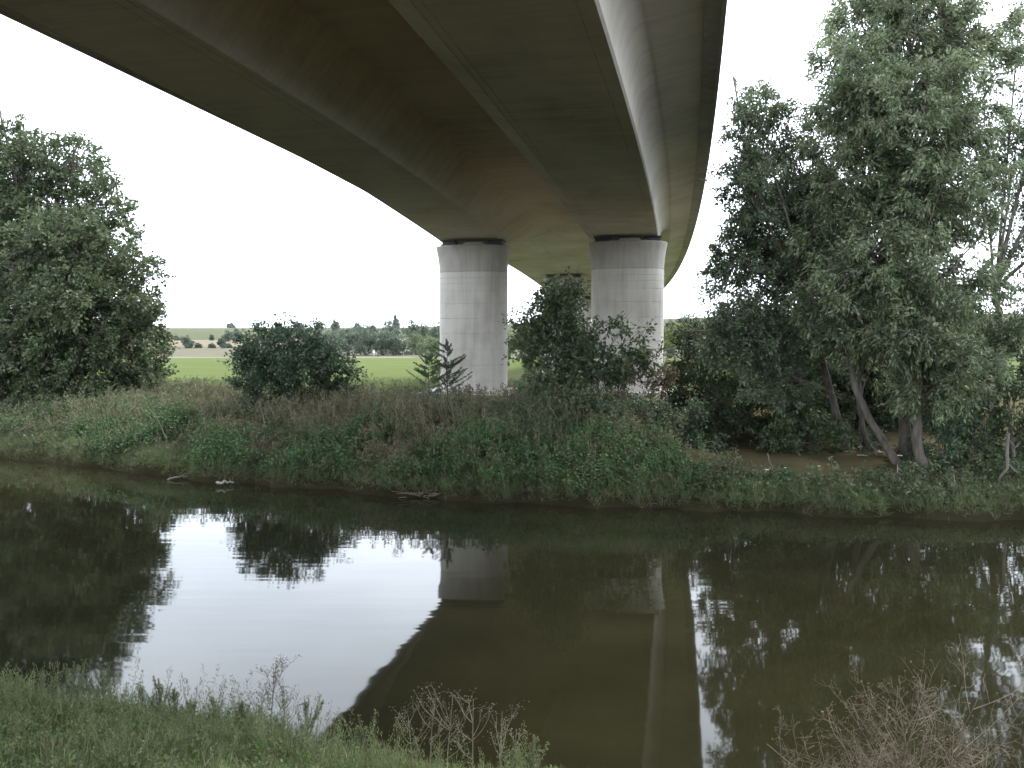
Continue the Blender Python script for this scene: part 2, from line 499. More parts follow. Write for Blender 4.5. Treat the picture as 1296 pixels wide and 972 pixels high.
# water
wx = np.concatenate([np.arange(-120, -30, 6.0), np.arange(-30, 30, 1.0), np.arange(30, 121, 6.0)])
wv, wf = [], []
for i, x in enumerate(wx):
    wv += [(x, float(y_near(x)) - 1.5, 0), (x, float(y_far(x)) + 1.5, 0)]
    if i: wf.append((2 * i - 2, 2 * i, 2 * i + 1, 2 * i - 1))
m, t, b, out = base_mat('river_water')
g = N(t, 'ShaderNodeNewGeometry')


def wnoise(scale, stretch, detail):
    mpn = N(t, 'ShaderNodeMapping'); mpn.inputs['Scale'].default_value = stretch; mpn.inputs['Rotation'].default_value = (0, 0, R_(8))
    t.links.new(g.outputs['Position'], mpn.inputs['Vector'])
    n = N(t, 'ShaderNodeTexNoise'); n.inputs['Scale'].default_value = scale; n.inputs['Detail'].default_value = detail; n.inputs['Roughness'].default_value = 0.5
    t.links.new(mpn.outputs[0], n.inputs['Vector'])
    return n.outputs['Fac']


w1 = wnoise(1.0, (0.4, 3.4, 1), 1)
w2 = wnoise(1.0, (0.35, 1.1, 1), 1)
patch = wnoise(0.22, (1, 1, 1), 3)
pr = N(t, 'ShaderNodeMapRange'); pr.inputs['From Min'].default_value = 0.42; pr.inputs['From Max'].default_value = 0.62
pr.inputs['To Min'].default_value = 0.08; pr.inputs['To Max'].default_value = 1.6
t.links.new(patch, pr.inputs['Value'])
mu = N(t, 'ShaderNodeMath', operation='MULTIPLY'); t.links.new(w1, mu.inputs[0]); t.links.new(pr.outputs[0], mu.inputs[1])
w2m = N(t, 'ShaderNodeMath', operation='MULTIPLY_ADD'); w2m.inputs[1].default_value = 2.0
t.links.new(w2, w2m.inputs[0]); t.links.new(mu.outputs[0], w2m.inputs[2])
bp = N(t, 'ShaderNodeBump'); bp.inputs['Strength'].default_value = 1.0; bp.inputs['Distance'].default_value = 0.0015
t.links.new(w2m.outputs[0], bp.inputs['Height']); t.links.new(bp.outputs[0], b.inputs['Normal'])
b.inputs['Base Color'].default_value = (0.036, 0.030, 0.0145, 1)
mud = wnoise(0.5, (1, 1.6, 1), 6)
mr = ramp(t, [(0.3, (0.0105, 0.010, 0.0047)), (0.7, (0.015, 0.014, 0.0068))])
t.links.new(mud, mr.inputs['Fac']); t.links.new(mr.outputs['Color'], b.inputs['Base Color'])
b.inputs['Roughness'].default_value = 0.035
b.inputs['IOR'].default_value = 1.333
tag(mesh_obj('river_water', wv, np.array(wf), m), kind='structure')

# ------------------------------------------------------------------ bridge
RAD, XM, X0, Y0 = 820.0, 0.1856, 2.118, 38.0
A0 = math.atan(XM)
XC, YC = X0 - RAD * math.cos(A0), Y0 + RAD * math.sin(A0)
T0 = math.atan2(Y0 - YC, X0 - XC)


def bpt(s, off, zrel):
    a = T0 + s / RAD
    return (XC + (RAD + off) * math.cos(a), YC + (RAD + off) * math.sin(a), CAMZ + zrel)


def station(x, y):
    return (math.atan2(y - YC, x - XC) - T0) * RAD, math.hypot(x - XC, y - YC) - RAD


# rain never reaches the strip below the deck: dry bare earth instead of grass
_r = np.hypot(gv[:, 0] - XC, gv[:, 1] - YC) - RAD
_u = np.clip((7.6 - np.abs(_r + 0.6)) / 2.2, 0, 1) * np.clip((gv[:, 1] - 33) / 4, 0, 1) * np.clip((170 - gv[:, 1]) / 30, 0, 1) * 0.85
GROUND.data.attributes.new('under_bridge', 'FLOAT', 'POINT').data.foreach_set('value', _u.astype(np.float32))


def poly(c, s, lo, hi):
    return float(np.polyval(c, min(max(s, lo), hi)))


ZG, ZS, ZC, ZE = 5.07, 6.2, 6.1, 6.3


def sm(a, b_, x):
    u = min(max((x - a) / (b_ - a), 0), 1)
    return u * u * (3 - 2 * u)


def edges(s):
    DL = poly([0.000165, 0.00611, -7.46], s, -26, 46)
    DR = poly([3e-05, 0.00347, 6.166], s, -24, 64)
    g1 = -6.157 - 0.0904 * min(s, 6.0) if s > -10.4 else -5.217 + 0.036 * (-10.4 - max(s, -26))
    g2 = poly([-0.001219, -0.056879, -3.172], s, -25.5, 3)
    c3 = poly([0.001364, 0.009957, -1.786], s, -16, 8)
    g4 = poly([-0.004962, 0.826], s, -27, 8)
    g5 = poly([-5.7e-05, 0.003576, 4.232], s, -26, 8)
    c6 = poly([-0.000223, 0.004098, 4.724], s, -22, 8)
    return DL, g1, g2, c3, g4, g5, c6, DR


S = np.concatenate([np.arange(-62, -30, 4.0), np.arange(-30, 30, 0.8), np.arange(30, 232, 4.0)])
EB = 0.42     # edge beam width
prof_list, prof_co, beamL, beamR = [], [], [], []
for s in S:
    DL, g1, g2, c3, g4, g5, c6, DR = edges(s)
    k = sm(8.0, 9.2, s)                       # the girders end just past the piers, a shallower slab goes on
    zg = ZG + (ZC + 0.02 - ZG) * k
    zs = ZS + (ZC + 0.05 - ZS) * k
    gr = 0.014 * (1 - k)                      # formwork joint grooves
    P = [(DL + EB, ZE + 0.05), (g1 - 0.45, ZC), (g1 - 0.03, zg + 0.04), (g1 + 0.03, zg),
         (g2 - 0.42, zg), (g2 - 0.405, zg + gr), (g2 - 0.39, zg), (g2 - 0.20, zg), (g2 - 0.185, zg + gr), (g2 - 0.17, zg),
         (g2 - 0.03, zg), (g2 + 0.03, zg + 0.05), (c3, zs), (g4 - 0.42, zs + 0.02), (g4 - 0.03, zg + 0.20 * (1 - k)), (g4 + 0.02, zg + 0.13 * (1 - k)),
         (g4 + 0.44, zg), (g4 + 0.455, zg + gr), (g4 + 0.47, zg), (g4 + 0.60, zg), (g4 + 0.615, zg + gr), (g4 + 0.63, zg),
         (g5 - 0.32, zg), (g5 - 0.31, zg + gr), (g5 - 0.30, zg), (g5 - 0.03, zg), (g5 + 0.02, zg + 0.04),
         *[(g5 + 0.02 + (c6 + 0.10 - g5) * (1 - math.cos(a_)) ** 1.15, zg + 0.04 + (ZC + 0.03 - zg - 0.04) * math.sin(a_)) for a_ in np.linspace(0.12, math.pi / 2, 11)], (DR - EB, ZE + 0.05), (DR - EB, ZE + 0.45), (DL + EB, ZE + 0.45)]
    prof_list.append([bpt(s, o, z) for o, z in P])
    prof_co.append([(o, s, z) for o, z in P])
    sec = [(0, 0), (0, 0.62), (0.04, 0.66), (EB - 0.004, 0.66), (EB - 0.004, 0.03), (0.10, 0.03), (0.09, 0.0)]
    beamL.append([bpt(s, DL + o, ZE + z) for o, z in sec])
    beamR.append([bpt(s, DR - o, ZE + z) for o, z in sec])


def loft(rings, closed=True):
    v = np.array(rings); n, k, _ = v.shape
    i = np.arange(n - 1)[:, None] * k; j = np.arange(k)[None, :]; j2 = (j + 1) % k
    f = np.stack([i + j, i + k + j, i + k + j2, i + j2], -1).reshape(-1, 4)
    caps = np.array([list(range(k)), list(range((n - 1) * k, n * k))[::-1]])
    return v.reshape(-1, 3), [f, caps]


bridge = empty('road_bridge', (0, 0, 0), 'long curving concrete road bridge on paired piers crossing the river overhead', 'bridge')
v, f = loft(prof_list); deck = mesh_obj('deck', v, f, M['soffit'], bridge)
kz = len(prof_co[0])
zz = np.zeros((len(S), kz), dtype=np.float32); zz[S < 8.0, 12:14] = 1.0
deck.data.attributes.new('slab_zone', 'FLOAT', 'POINT').data.foreach_set('value', zz.ravel())
hs_ = [j for j in range(kz) if 27 <= j <= 35]
smf = np.zeros(len(deck.data.polygons), dtype=bool)
for i in range(len(S) - 1):
    for j in hs_: smf[i * kz + j] = True
deck.data.polygons.foreach_set('use_smooth', smf)
at_ = deck.data.attributes.new('bridge_co', 'FLOAT_VECTOR', 'POINT')
at_.data.foreach_set('vector', np.array(prof_co, dtype=np.float32).ravel())
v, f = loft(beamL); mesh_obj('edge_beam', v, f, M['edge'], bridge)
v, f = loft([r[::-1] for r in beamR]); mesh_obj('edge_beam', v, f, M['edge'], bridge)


def pier(cx, cy, top, hw, hd, ang, detail=True):
    """oval column with flared capital, lift joints recessed, two bearings on top and a low footing"""
    k = 56
    th = np.linspace(0, 2 * math.pi, k, endpoint=False)
    ex = 2 / 2.7
    ox = np.sign(np.cos(th)) * np.abs(np.cos(th)) ** ex
    oy = np.sign(np.sin(th)) * np.abs(np.sin(th)) ** ex
    base = float(gz(cx, cy)) - 0.5
    ca, sa = math.cos(ang), math.sin(ang)

    def rings(prof):
        out_ = []
        for z, e in prof:
            x = ox * (hw + e); y = oy * (hd + e)
            out_.append(np.stack([cx + x * ca - y * sa, cy + x * sa + y * ca, np.full(k, z)], -1))
        return out_
    zc = top - 1.28
    pr = [(base, 0.0)]
    z = zc - 0.012
    joints = []
    dz = [0.30, 0.28, 0.36, 0.62, 0.72, 0.74, 0.76, 0.78, 0.8, 0.8, 0.8, 0.8, 0.8]
    for d in dz:
        joints.append(z - d); z -= d
    body = []
    rj = np.random.default_rng(int(abs(cx * 100)) + 3)
    for j_ in sorted(joints):
        if j_ < base + 0.3: continue
        a = rj.uniform(-0.006, 0.006)
        body += [(j_ - 0.018, a), (j_ - 0.008, a - 0.009), (j_ + 0.008, a - 0.009), (j_ + 0.018, a + 0.004)]
    pr += body + [(zc - 0.012, 0.0)]
    rr = rings(pr)
    v = np.array(rr); n = len(rr)

    def shell(v):
        n, k, _ = v.shape
        i = np.arange(n - 1)[:, None] * k; j = np.arange(k)[None, :]; j2 = (j + 1) % k
        f = np.stack([i + j, i + j2, i + k + j2, i + k + j], -1).reshape(-1, 4)
        return v.reshape(-1, 3), [f, np.array([list(range((n - 1) * k, n * k))])]
    v, f = shell(v)
    shaft = mesh_obj('pier', v, f, M['pier'], bridge)
    cp = [(zc - 0.012, -0.02), (zc + 0.008, -0.02), (zc + 0.02, 0.0)]
    for u in np.linspace(0.1, 1, 9):
        cp.append((zc + 0.02 + (top - zc - 0.10) * u, 0.15 * u ** 1.7))
    cp += [(top - 0.03, 0.155), (top, 0.13)]
    v, f = shell(np.array(rings(cp)))
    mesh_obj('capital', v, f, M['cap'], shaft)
    zb0 = CAMZ + ZG if detail else CAMZ + ZC + 0.02
    for sx in (-1, 1):
        bb = Buf()
        px_, py_ = cx + sx * 1.2 * ca, cy + sx * 1.2 * sa
        h = zb0 - top
        bb.box((px_, py_, top + h * 0.2), (0.74, 0.9, h * 0.4), ang)
        bb.box((px_, py_, top + h * 0.66), (0.62, 0.76, h * 0.5), ang)
        bb.box((px_, py_, top + h * 0.95), (0.8, 1.0, h * 0.12), ang)
        bb.build('bearing', M['bearing'], shaft)
    bb = Buf()
    bb.box((cx + 0.08 * ca, cy + 0.08 * sa - 0.2, top + 0.09), (1.0, 0.7, 0.18), ang)
    bb.box((cx + 0.08 * ca, cy + 0.08 * sa - 0.2, top + 0.2), (0.9, 0.6, 0.05), ang)
    bb.build('jacking_plinth', M['pier'], shaft)
    fb = Buf()
    fb.box((cx, cy, base + 0.2), (hw * 2 + 1.3, hd * 2 + 1.5, 0.76), ang)
    fb.box((cx, cy, base + 0.61), (hw * 2 + 1.15, hd * 2 + 1.35, 0.06), ang)
    fb.build('footing', M['pier'], shaft)


ANG = -math.atan(XM) * 0.9
PL = at(599.5, 400, 42.8); PR = at(794, 400, 41.3)
pier(PL[0], PL[1], CAMZ + 4.76, 1.69, 1.15, ANG)
pier(PR[0], PR[1], CAMZ + 4.78, 1.73, 1.15, ANG)
for s_, o_ in ((39, -3.7), (39, 3.0), (76, -3.7), (76, 3.0), (113, -3.7), (113, 3.0)):
    p = bpt(s_, o_, 0)
    pier(p[0], p[1], CAMZ + 5.80, 1.69, 1.15, ANG + s_ / RAD, False)
for o_ in (-3.7, 2.6):
    p = bpt(-52, o_, 0)
    pier(p[0], p[1], CAMZ + 4.78, 1.69, 1.15, ANG - 0.05, True)

# ------------------------------------------------------------------ trees
def crown_and_wood(lobes, rng, leaf_L, leaf_W, leaves_per_m3, clump_r, base, trunk_r, droop=0.2, wood_k=6, limb_frac=0.5, twigs=True, fork=None, shell=2.4, lean=None, min_cl=6):
    """lobes: (centre, radii, density) ; returns leaf verts/faces and a wood Buf (world coordinates)"""
    wood = Buf()
    base = np.asarray(base, float)
    cs = np.array([l[0] for l in lobes]); rs = np.array([l[1] for l in lobes])
    top = cs[np.argmax(cs[:, 2] + rs[:, 2] * 0.3)]
    fk = np.asarray(fork, float) if fork is not None else base + (np.array([top[0], top[1], 0]) - np.array([base[0], base[1], 0])) * [0.35, 0.35, 0] + [0, 0, (top[2] - base[2]) * 0.38]
    # trunk
    mid = (base + fk) / 2 + np.append(rng.normal(size=2) * 0.04 * np.linalg.norm(fk - base), 0)
    tp = bez(base - [0, 0, 0.25], mid, fk, 7)
    tr = np.linspace(trunk_r * 1.25, trunk_r * 0.72, 7); tr[0] *= 1.35
    wood.tube(tp, tr, 10)
    LV, LF, off = [], [], 0
    for c, r, dens in zip(cs, rs, [l[2] for l in lobes]):
        lr = trunk_r * 0.62 * min(1.0, (r.prod() ** (1 / 3)) / 1.6 + 0.25)
        start = fk if c[2] > fk[2] + 0.4 else base + (fk - base) * np.clip((c[2] - base[2]) / max(fk[2] - base[2], .1) - 0.15, 0.1, 0.9)
        ctrl = (start + c) / 2 + np.array([0, 0, 0.18 * np.linalg.norm(c - start)]) * (1 if c[2] > start[2] else -.2) + rng.normal(size=3) * 0.12
        limb = bez(start, ctrl, c + (c - start) * 0.25, 9)
        wood.tube(limb, np.linspace(lr, lr * 0.25, 9), wood_k)
        vol = 4.19 * r.prod()
        ncl = max(min_cl, int(vol / (4.19 * clump_r ** 3) * 1.05))
        u = unit(rng.normal(size=(ncl, 3)))
        rad = rng.random(ncl) ** (1 / shell)
        wob = 1 + 0.16 * np.sin(u[:, 0] * 5 + c[0]) * np.cos(u[:, 2] * 6 + c[1]) + rng.normal(size=ncl) * 0.09
        cc = c + u * r * (rad * wob)[:, None]
        nl = np.maximum(5, (leaves_per_m3 * dens * vol / ncl * rng.uniform(0.45, 1.55, ncl))).astype(int)
        # branches to clumps
        for ci in range(ncl):
            if not twigs or ci % 2: continue
            a = limb[rng.integers(3, 9)]
            e = cc[ci]
            md = (a + e) / 2 + np.array([0, 0, 0.1 * np.linalg.norm(e - a)])
            wood.tube(bez(a, md, e, 4), np.linspace(lr * 0.3, 0.008 + lr * 0.04, 4), 4)
        idx = np.repeat(np.arange(ncl), nl)
        n = len(idx)
        cd = unit(cc - c + np.array([0, 0, 0.25]) * r[2])           # clump axis, outwards
        tdir = unit(cd[idx] + rng.normal(size=(n, 3)) * 0.75 + [0, 0, -droop * 0.6])
        # several short twigs per clump
        tid = idx * 7 + rng.integers(0, 7, n)
        trg = np.random.default_rng(int(abs(c[0] * 131 + c[2] * 17)) + 5)
        tw = unit(trg.normal(size=(ncl * 7 + 7, 3)) * 0.8 + np.repeat(np.vstack([cd, cd[:1]]), 7, 0) * 0.7 + [0, 0, -droop])
        along = rng.random(n) ** 0.8
        pos = cc[idx] - cd[idx] * clump_r * 0.3 + tw[tid] * (along * clump_r * 1.25)[:, None] + rng.normal(size=(n, 3)) * clump_r * 0.14
        ax = unit(tw[tid] * 0.5 + tdir * 0.6 + rng.normal(size=(n, 3)) * 0.45 + [0, 0, -droop])
        v, f = leaf_quads(pos, ax, leaf_L * rng.uniform(0.65, 1.25, n), leaf_W * rng.uniform(0.7, 1.2, n), rng)
        LV.append(v); LF.append(f + off); off += len(v)
    return np.concatenate(LV), np.concatenate(LF), wood


def pxlobes(spec, D0):
    out_ = []
    for (x, y, rx, ry, *r) in spec:
        dD = r[0] if r else 0
        dens = r[1] if len(r) > 1 else 1.0
        if x < -15 or x > 1325 or y < -40: dens *= 0.4      # beyond the picture edge: thinner
        D = D0 + dD
        c = at(x, y, D); k = D / FPX
        rw, rh = rx * k, ry * k
        out_.append((c, np.array([rw, (rw + rh) / 2 * 0.95, rh]), dens))
    return out_


NLEAF = [0]
DK = 2.5


def tree(name, label, cat, spec, D, base_px, mat, leaf, dens, clump_r, trunk_r, seed, bark='bark', group=None, dk=None, **kw):
    rng = np.random.default_rng(seed)
    bx_ = at(base_px, 486, D)
    base = np.array([bx_[0], D, float(gz(bx_[0], D))])
    lobes = pxlobes(spec, D)
    v, f, wood = crown_and_wood(lobes, rng, leaf[0] * 1.05, leaf[1] * 1.15, dens * (dk or DK), clump_r, base, trunk_r, **kw)
    v[:, 2] = np.maximum(v[:, 2], gz(v[:, 0], v[:, 1]) + 0.03)
    NLEAF[0] += len(f)
    root = empty(name, base, label, cat, group)
    wood.build('trunk', M[bark], root, True, base)
    mesh_obj('crown', v - base, f, M[mat], root)
    print(name, len(f))
    return root


# right bank: poplar next to the bridge, big willow, a half seen tree at the frame edge
tree('poplar_tree', 'slim grey green tree nearest the bridge edge, left of the big willow', 'tree',
     [(948, 160, 34, 62), (985, 200, 44, 70, 0.5), (940, 250, 40, 60, -0.5), (1000, 280, 55, 60, 1), (925, 330, 34, 42, 0), (975, 350, 60, 55, 0.6), (905, 375, 26, 22, -0.6), (1030, 240, 40, 80, 1.5), (960, 300, 45, 50, 1), (1020, 340, 50, 50, 1), (935, 400, 40, 24, 0), (905, 425, 32, 30, -.5), (945, 438, 46, 36, -.4), (1000, 425, 50, 42, 0), (985, 475, 50, 36, 0)],
     25.0, 1075, 'poplar', (0.115, 0.055), 230, 0.34, 0.10, 11, dk=3.5, droop=0.25)
tree('willow_tree', 'tall silvery willow leaning over the bare earth on the right bank', 'tree',
     [(1085, 110, 60, 80), (1150, 30, 85, 75, 0.5), (1100, 20, 55, 60, 1.2), (1215, 60, 60, 70, 1), (1160, 150, 90, 80, -0.6), (1080, 230, 60, 75, 0.5), (1190, 235, 75, 80, -0.8),
      (1110, 330, 80, 70, -0.8), (1195, 350, 70, 70, -1.2), (1060, 400, 60, 45, -0.3), (1150, 430, 75, 55, -1.3), (1215, 470, 55, 60, -1.6), (1130, -70, 90, 70, 1), (1240, 140, 45, 45, 0.6), (1130, 260, 60, 60, 0.8), (1150, 380, 70, 50, 0.8), (1045, 300, 50, 70, 1), (1090, 420, 60, 40, 0.5), (1175, 500, 45, 40, -1.2), (1100, 160, 70, 60, 1), (1230, 230, 40, 60, 0.4)],
     23.5, 1150, 'willow', (0.138, 0.046), 260, 0.40, 0.14, 12, dk=2.7, droop=0.4)
tree('crack_willow_tree', 'tree with dark forked limbs against the sky at the right frame edge', 'tree',
     [(1290, 30, 30, 25, 0, 0.5), (1285, 190, 40, 36, 0, 0.5), (1255, 260, 32, 34, 0.4, 0.45), (1300, 330, 38, 36, 0, 0.5), (1255, 350, 26, 34, 0, 0.5), (1340, 200, 70, 90, 0), (1350, 60, 70, 80, 0), (1330, 400, 60, 60, 0), (1380, 300, 80, 90, .5), (1262, 425, 40, 26, -.5)],
     25.0, 1245, 'poplar', (0.12, 0.05), 230, 0.36, 0.10, 13, dk=4.2, droop=0.3)
tree('backing_tree', 'dark tree closing the view behind the poplar and willow trunks', 'tree',
     [(930, 415, 40, 30, 0), (985, 400, 60, 40, 0), (1050, 400, 60, 50, 0.5), (1120, 410, 60, 60, 0), (1190, 400, 60, 60, 0.5), (1010, 460, 70, 50, 0), (1100, 490, 70, 60, 0), (1180, 490, 60, 60, 0), (1245, 470, 40, 50, 0.5), (1060, 330, 50, 50, 0), (1140, 330, 60, 50, 0)],
     30.0, 1060, 'dark', (0.16, 0.08), 120, 0.45, 0.12, 14, dk=2.4, droop=0.2)
# leaning trunks under the willow
for nm, lab, pts, r0, D_ in (
        ('slender_willow', 'long thin trunk leaning left from the earth bank under the willow', [(1140, 606), (1118, 560), (1085, 500), (1070, 440), (1078, 360)], 0.12, 23.2),
        ('slender_willow', 'upright grey trunk right of the leaning one on the bank', [(1168, 632), (1163, 575), (1160, 510), (1168, 430)], 0.16, 22.3),
        ('slender_willow', 'short dark trunk behind the leaning one at the back of the bare earth', [(1102, 588), (1092, 545), (1086, 500), (1092, 440)], 0.10, 24.6)):
    rng = np.random.default_rng(len(lab))
    P = np.array([at(x, y, D_ + i * 0.12) for i, (x, y) in enumerate(pts)])
    P[0, 2] = float(gz(P[0, 0], P[0, 1])) - 0.1
    tt = np.linspace(0, len(P) - 1, 14); Q = np.stack([np.interp(tt, np.arange(len(P)), P[:, k]) for k in range(3)], -1) + rng.normal(size=(14, 3)) * 0.015
    wb = Buf(); rr = np.linspace(r0, r0 * 0.5, 14); rr[0] *= 1.5; rr[1] *= 1.15
    wb.tube(Q, rr, 9)
    for i in (5, 8, 10):
        wb.tube(bez(Q[i], Q[i] + [rng.uniform(-.5, .5), 0.1, 0.6], Q[i] + [rng.uniform(-1.1, 1.1), rng.uniform(-.5, .5), 1.3], 6), np.linspace(r0 * 0.4, 0.01, 6), 5)
    base = Q[0].copy()
    root = empty(nm, base, lab, 'tree', 'thin trees under the willow')
    wb.build('trunk', M['bark'], root, True, base)
    lv, lf_, _ = crown_and_wood([(Q[-1] + [0, 0, .2], np.array([.9, .8, .7]), 1.0), (Q[10] + [0.3, .3, .3], np.array([.6, .6, .5]), 1.0)], rng, 0.15, 0.055, 500, 0.35, base, 0.02, 0.4, twigs=False)
    mesh_obj('crown', lv - base, lf_, M['willow'], root)

# left bank trees
tree('ash_tree', 'tall rounded tree at the left frame edge, rising behind the lighter one', 'tree',
     [(30, 215, 60, 50, 0, .8), (90, 215, 55, 45, 0.4, .8), (125, 260, 45, 40, 0, .8), (50, 280, 70, 50, 0, .9), (-20, 240, 60, 70, 0.5), (120, 300, 50, 40, 0.8), (0, 330, 80, 60, 1), (-70, 320, 90, 120, 1), (5, 180, 40, 26, 0, .8)],
     43.0, 60, 'maple', (0.20, 0.11), 62, 0.52, 0.24, 21, droop=0.1)
tree('field_maple_tree', 'broad dense tree reaching down to the weeds on the left bank', 'tree',
     [(60, 330, 80, 60), (150, 345, 60, 55, 0.5), (100, 400, 95, 65, -0.6), (175, 410, 42, 52, 0.4), (20, 420, 90, 70, -0.4), (120, 460, 85, 48, -0.8), (185, 465, 34, 36, 0), (30, 485, 80, 40, -1), (75, 300, 50, 40, 0), (-60, 420, 80, 110, 0)],
     38.0, 90, 'maple', (0.17, 0.095), 85, 0.46, 0.22, 22, droop=0.15)
tree('round_shrub', 'rounded dark green shrub standing alone before the meadow', 'shrub',
     [(345, 435, 46, 34), (310, 470, 30, 32, -0.3), (375, 460, 60, 42, -0.4), (420, 472, 34, 30, 0), (345, 475, 55, 32, -0.6), (385, 425, 30, 22, 0), (340, 412, 22, 10, 0, .5), (362, 408, 14, 8, 0, .5), (447, 480, 14, 16, 0, .6)],
     31.5, 365, 'hazel', (0.115, 0.07), 230, 0.30, 0.07, 23, droop=0.1)

# between and beside the piers
tree('ash_sapling', 'leafy young tree standing between the two nearest bridge piers', 'tree',
     [(700, 390, 34, 34, 0, .8), (675, 415, 30, 28, 0.2, .6), (700, 440, 46, 34, 0, .9), (660, 445, 22, 24, 0, .5), (655, 385, 12, 16, 0, .3), (715, 362, 22, 14, 0, .7), (690, 475, 42, 26, -.3), (735, 465, 26, 24, 0, .6), (648, 410, 10, 9, 0, .35), (733, 385, 16, 24, 0, .7), (722, 412, 26, 28, .2, .8), (742, 425, 18, 26, 0, .6), (705, 375, 26, 24, 0, 1.0), (728, 360, 14, 12, 0, .8), (690, 408, 34, 30, 0, .8), (738, 445, 20, 24, 0, .8)],
     28.5, 692, 'elder', (0.15, 0.07), 230, 0.26, 0.06, 31, droop=0.25)
tree('elder_shrub', 'open shrub with arching leafy shoots before the right pier', 'shrub',
     [(745, 440, 26, 20, 0, .7), (770, 418, 12, 16, 0, .6), (790, 410, 12, 16, 0, .7), (812, 420, 10, 15, 0, .6), (790, 448, 30, 16, 0, .8), (745, 470, 30, 22, 0, .8), (775, 465, 34, 20, 0, .8), (810, 462, 20, 16, 0, .6), (826, 450, 13, 11, 0, .5), (735, 405, 10, 9, 0, .5)],
     27.5, 765, 'elder', (0.16, 0.09), 330, 0.24, 0.05, 32, droop=0.35)
tree('russet_shrub', 'reddish brown withering shrub at the foot of the right pier', 'shrub',
     [(800, 465, 26, 18), (830, 478, 24, 20), (780, 482, 28, 14), (845, 455, 12, 12, 0, .6)],
     28.0, 815, 'russet', (0.12, 0.05), 170, 0.22, 0.04, 33, droop=0.3)
# dark shrub belt on the right bank
for i, (lab, spec, D_, bx0) in enumerate((
        ('dark bushy shrub just right of the right pier', [(880, 440, 40, 42), (855, 490, 34, 40), (900, 500, 42, 50, -.4), (905, 425, 34, 28, .5)], 31.0, 880),
        ('dense dark shrub left of the bare earth patch', [(930, 450, 48, 48, .4), (945, 510, 50, 50, -.4), (905, 545, 40, 36, -.6), (975, 440, 40, 45, .5)], 27.5, 935),
        ('low dark shrub at the back of the bare earth patch', [(1005, 470, 48, 56, .5), (1000, 530, 46, 42, .4), (1045, 500, 40, 60, 1)], 27.0, 1010),
        ('shadowed shrub behind the leaning willow trunks', [(1085, 470, 55, 60, 1), (1110, 530, 50, 50, 1.5), (1060, 545, 40, 36, 1.5)], 28.0, 1090),
        ('deep shaded shrub right behind the bare earth', [(1040, 555, 44, 30, 0), (985, 560, 34, 26, 0), (1090, 560, 34, 28, .3), (1020, 520, 46, 34, .6)], 25.0, 1035),
        ('drooping leafy shrub beside the upright willow trunk', [(1205, 520, 40, 44, 0), (1185, 570, 30, 34, -.2), (1235, 560, 34, 38, .3)], 22.8, 1205),
        ('dark shrub overhanging the water at the right frame edge', [(1270, 490, 40, 44, .2), (1290, 550, 40, 50, .4), (1310, 470, 44, 50, .5), (1262, 440, 40, 34, 1)], 22.5, 1290),
        ('spreading green shrub between elder and dark shrubs on the bank', [(850, 530, 40, 28, -.5), (810, 520, 40, 26, 0), (880, 560, 36, 24, -1)], 25.8, 850),
        ('rank leafy shrub below the young ash on the bank', [(690, 515, 44, 22), (740, 512, 44, 24), (650, 520, 26, 16)], 26.6, 705))):
    tree('bank_shrub', lab, 'shrub', spec, D_, bx0, 'dark' if i not in (5, 7) else 'hazel', (0.115, 0.055), 250 if D_ < 29 else 200, 0.32, 0.05, 40 + i, dk=3.0, droop=0.25, group='shrubs along the right bank')


# single bushy weeds that stand out from the far bank growth
for i, (lab, spec, D_, bx0, mt) in enumerate((
        ('dark bramble mound on the bank below the left pier', [(560, 560, 26, 16), (585, 572, 18, 12)], 25.2, 570, 'dark'),
        ('dark bramble mound above the driest part of the left slope', [(400, 560, 24, 14), (425, 568, 18, 12)], 26.6, 410, 'dark'),
        ('low bramble spilling to the water right of the dead reeds', [(640, 600, 26, 14), (668, 610, 18, 11)], 22.6, 650, 'nettle'),
        ('bright nettle clump under the right pier', [(770, 575, 26, 16), (800, 588, 20, 13)], 23.4, 785, 'nettle'),
        ('russet dock clump below the left pier foot', [(600, 545, 20, 12), (618, 552, 12, 9)], 26.0, 607, 'russet'),
        ('brown withered weed clump on the left slope', [(240, 548, 18, 12), (258, 556, 14, 9)], 29.5, 248, 'brownweed'),
        ('grey green mugwort clump in the middle of the bank', [(665, 555, 16, 18), (680, 548, 10, 14)], 25.0, 670, 'mugwort'),
        ('grey green mugwort clump on the left slope under the trees', [(130, 548, 26, 16), (160, 552, 18, 12)], 31.0, 142, 'mugwort'),
        ('brown seeding weed clump below the round shrub', [(345, 540, 20, 18), (372, 548, 14, 14)], 28.0, 356, 'brownweed'),
        ('olive weed clump at the left frame edge of the bank', [(30, 548, 24, 14), (55, 555, 18, 10)], 32.0, 40, 'olive'),
        ('dark leafy clump at the crest between sapling and young ash', [(632, 515, 18, 12), (650, 520, 14, 10)], 27.2, 640, 'dark'))):
    tree('weed_clump', lab, 'weed clump', spec, D_, bx0, mt, (0.10, 0.045) if mt not in ('mugwort', 'brownweed') else (0.10, 0.022), 500, 0.2, 0.012, 70 + i, dk=2.4, droop=0.05, group='weed clumps on the far bank')


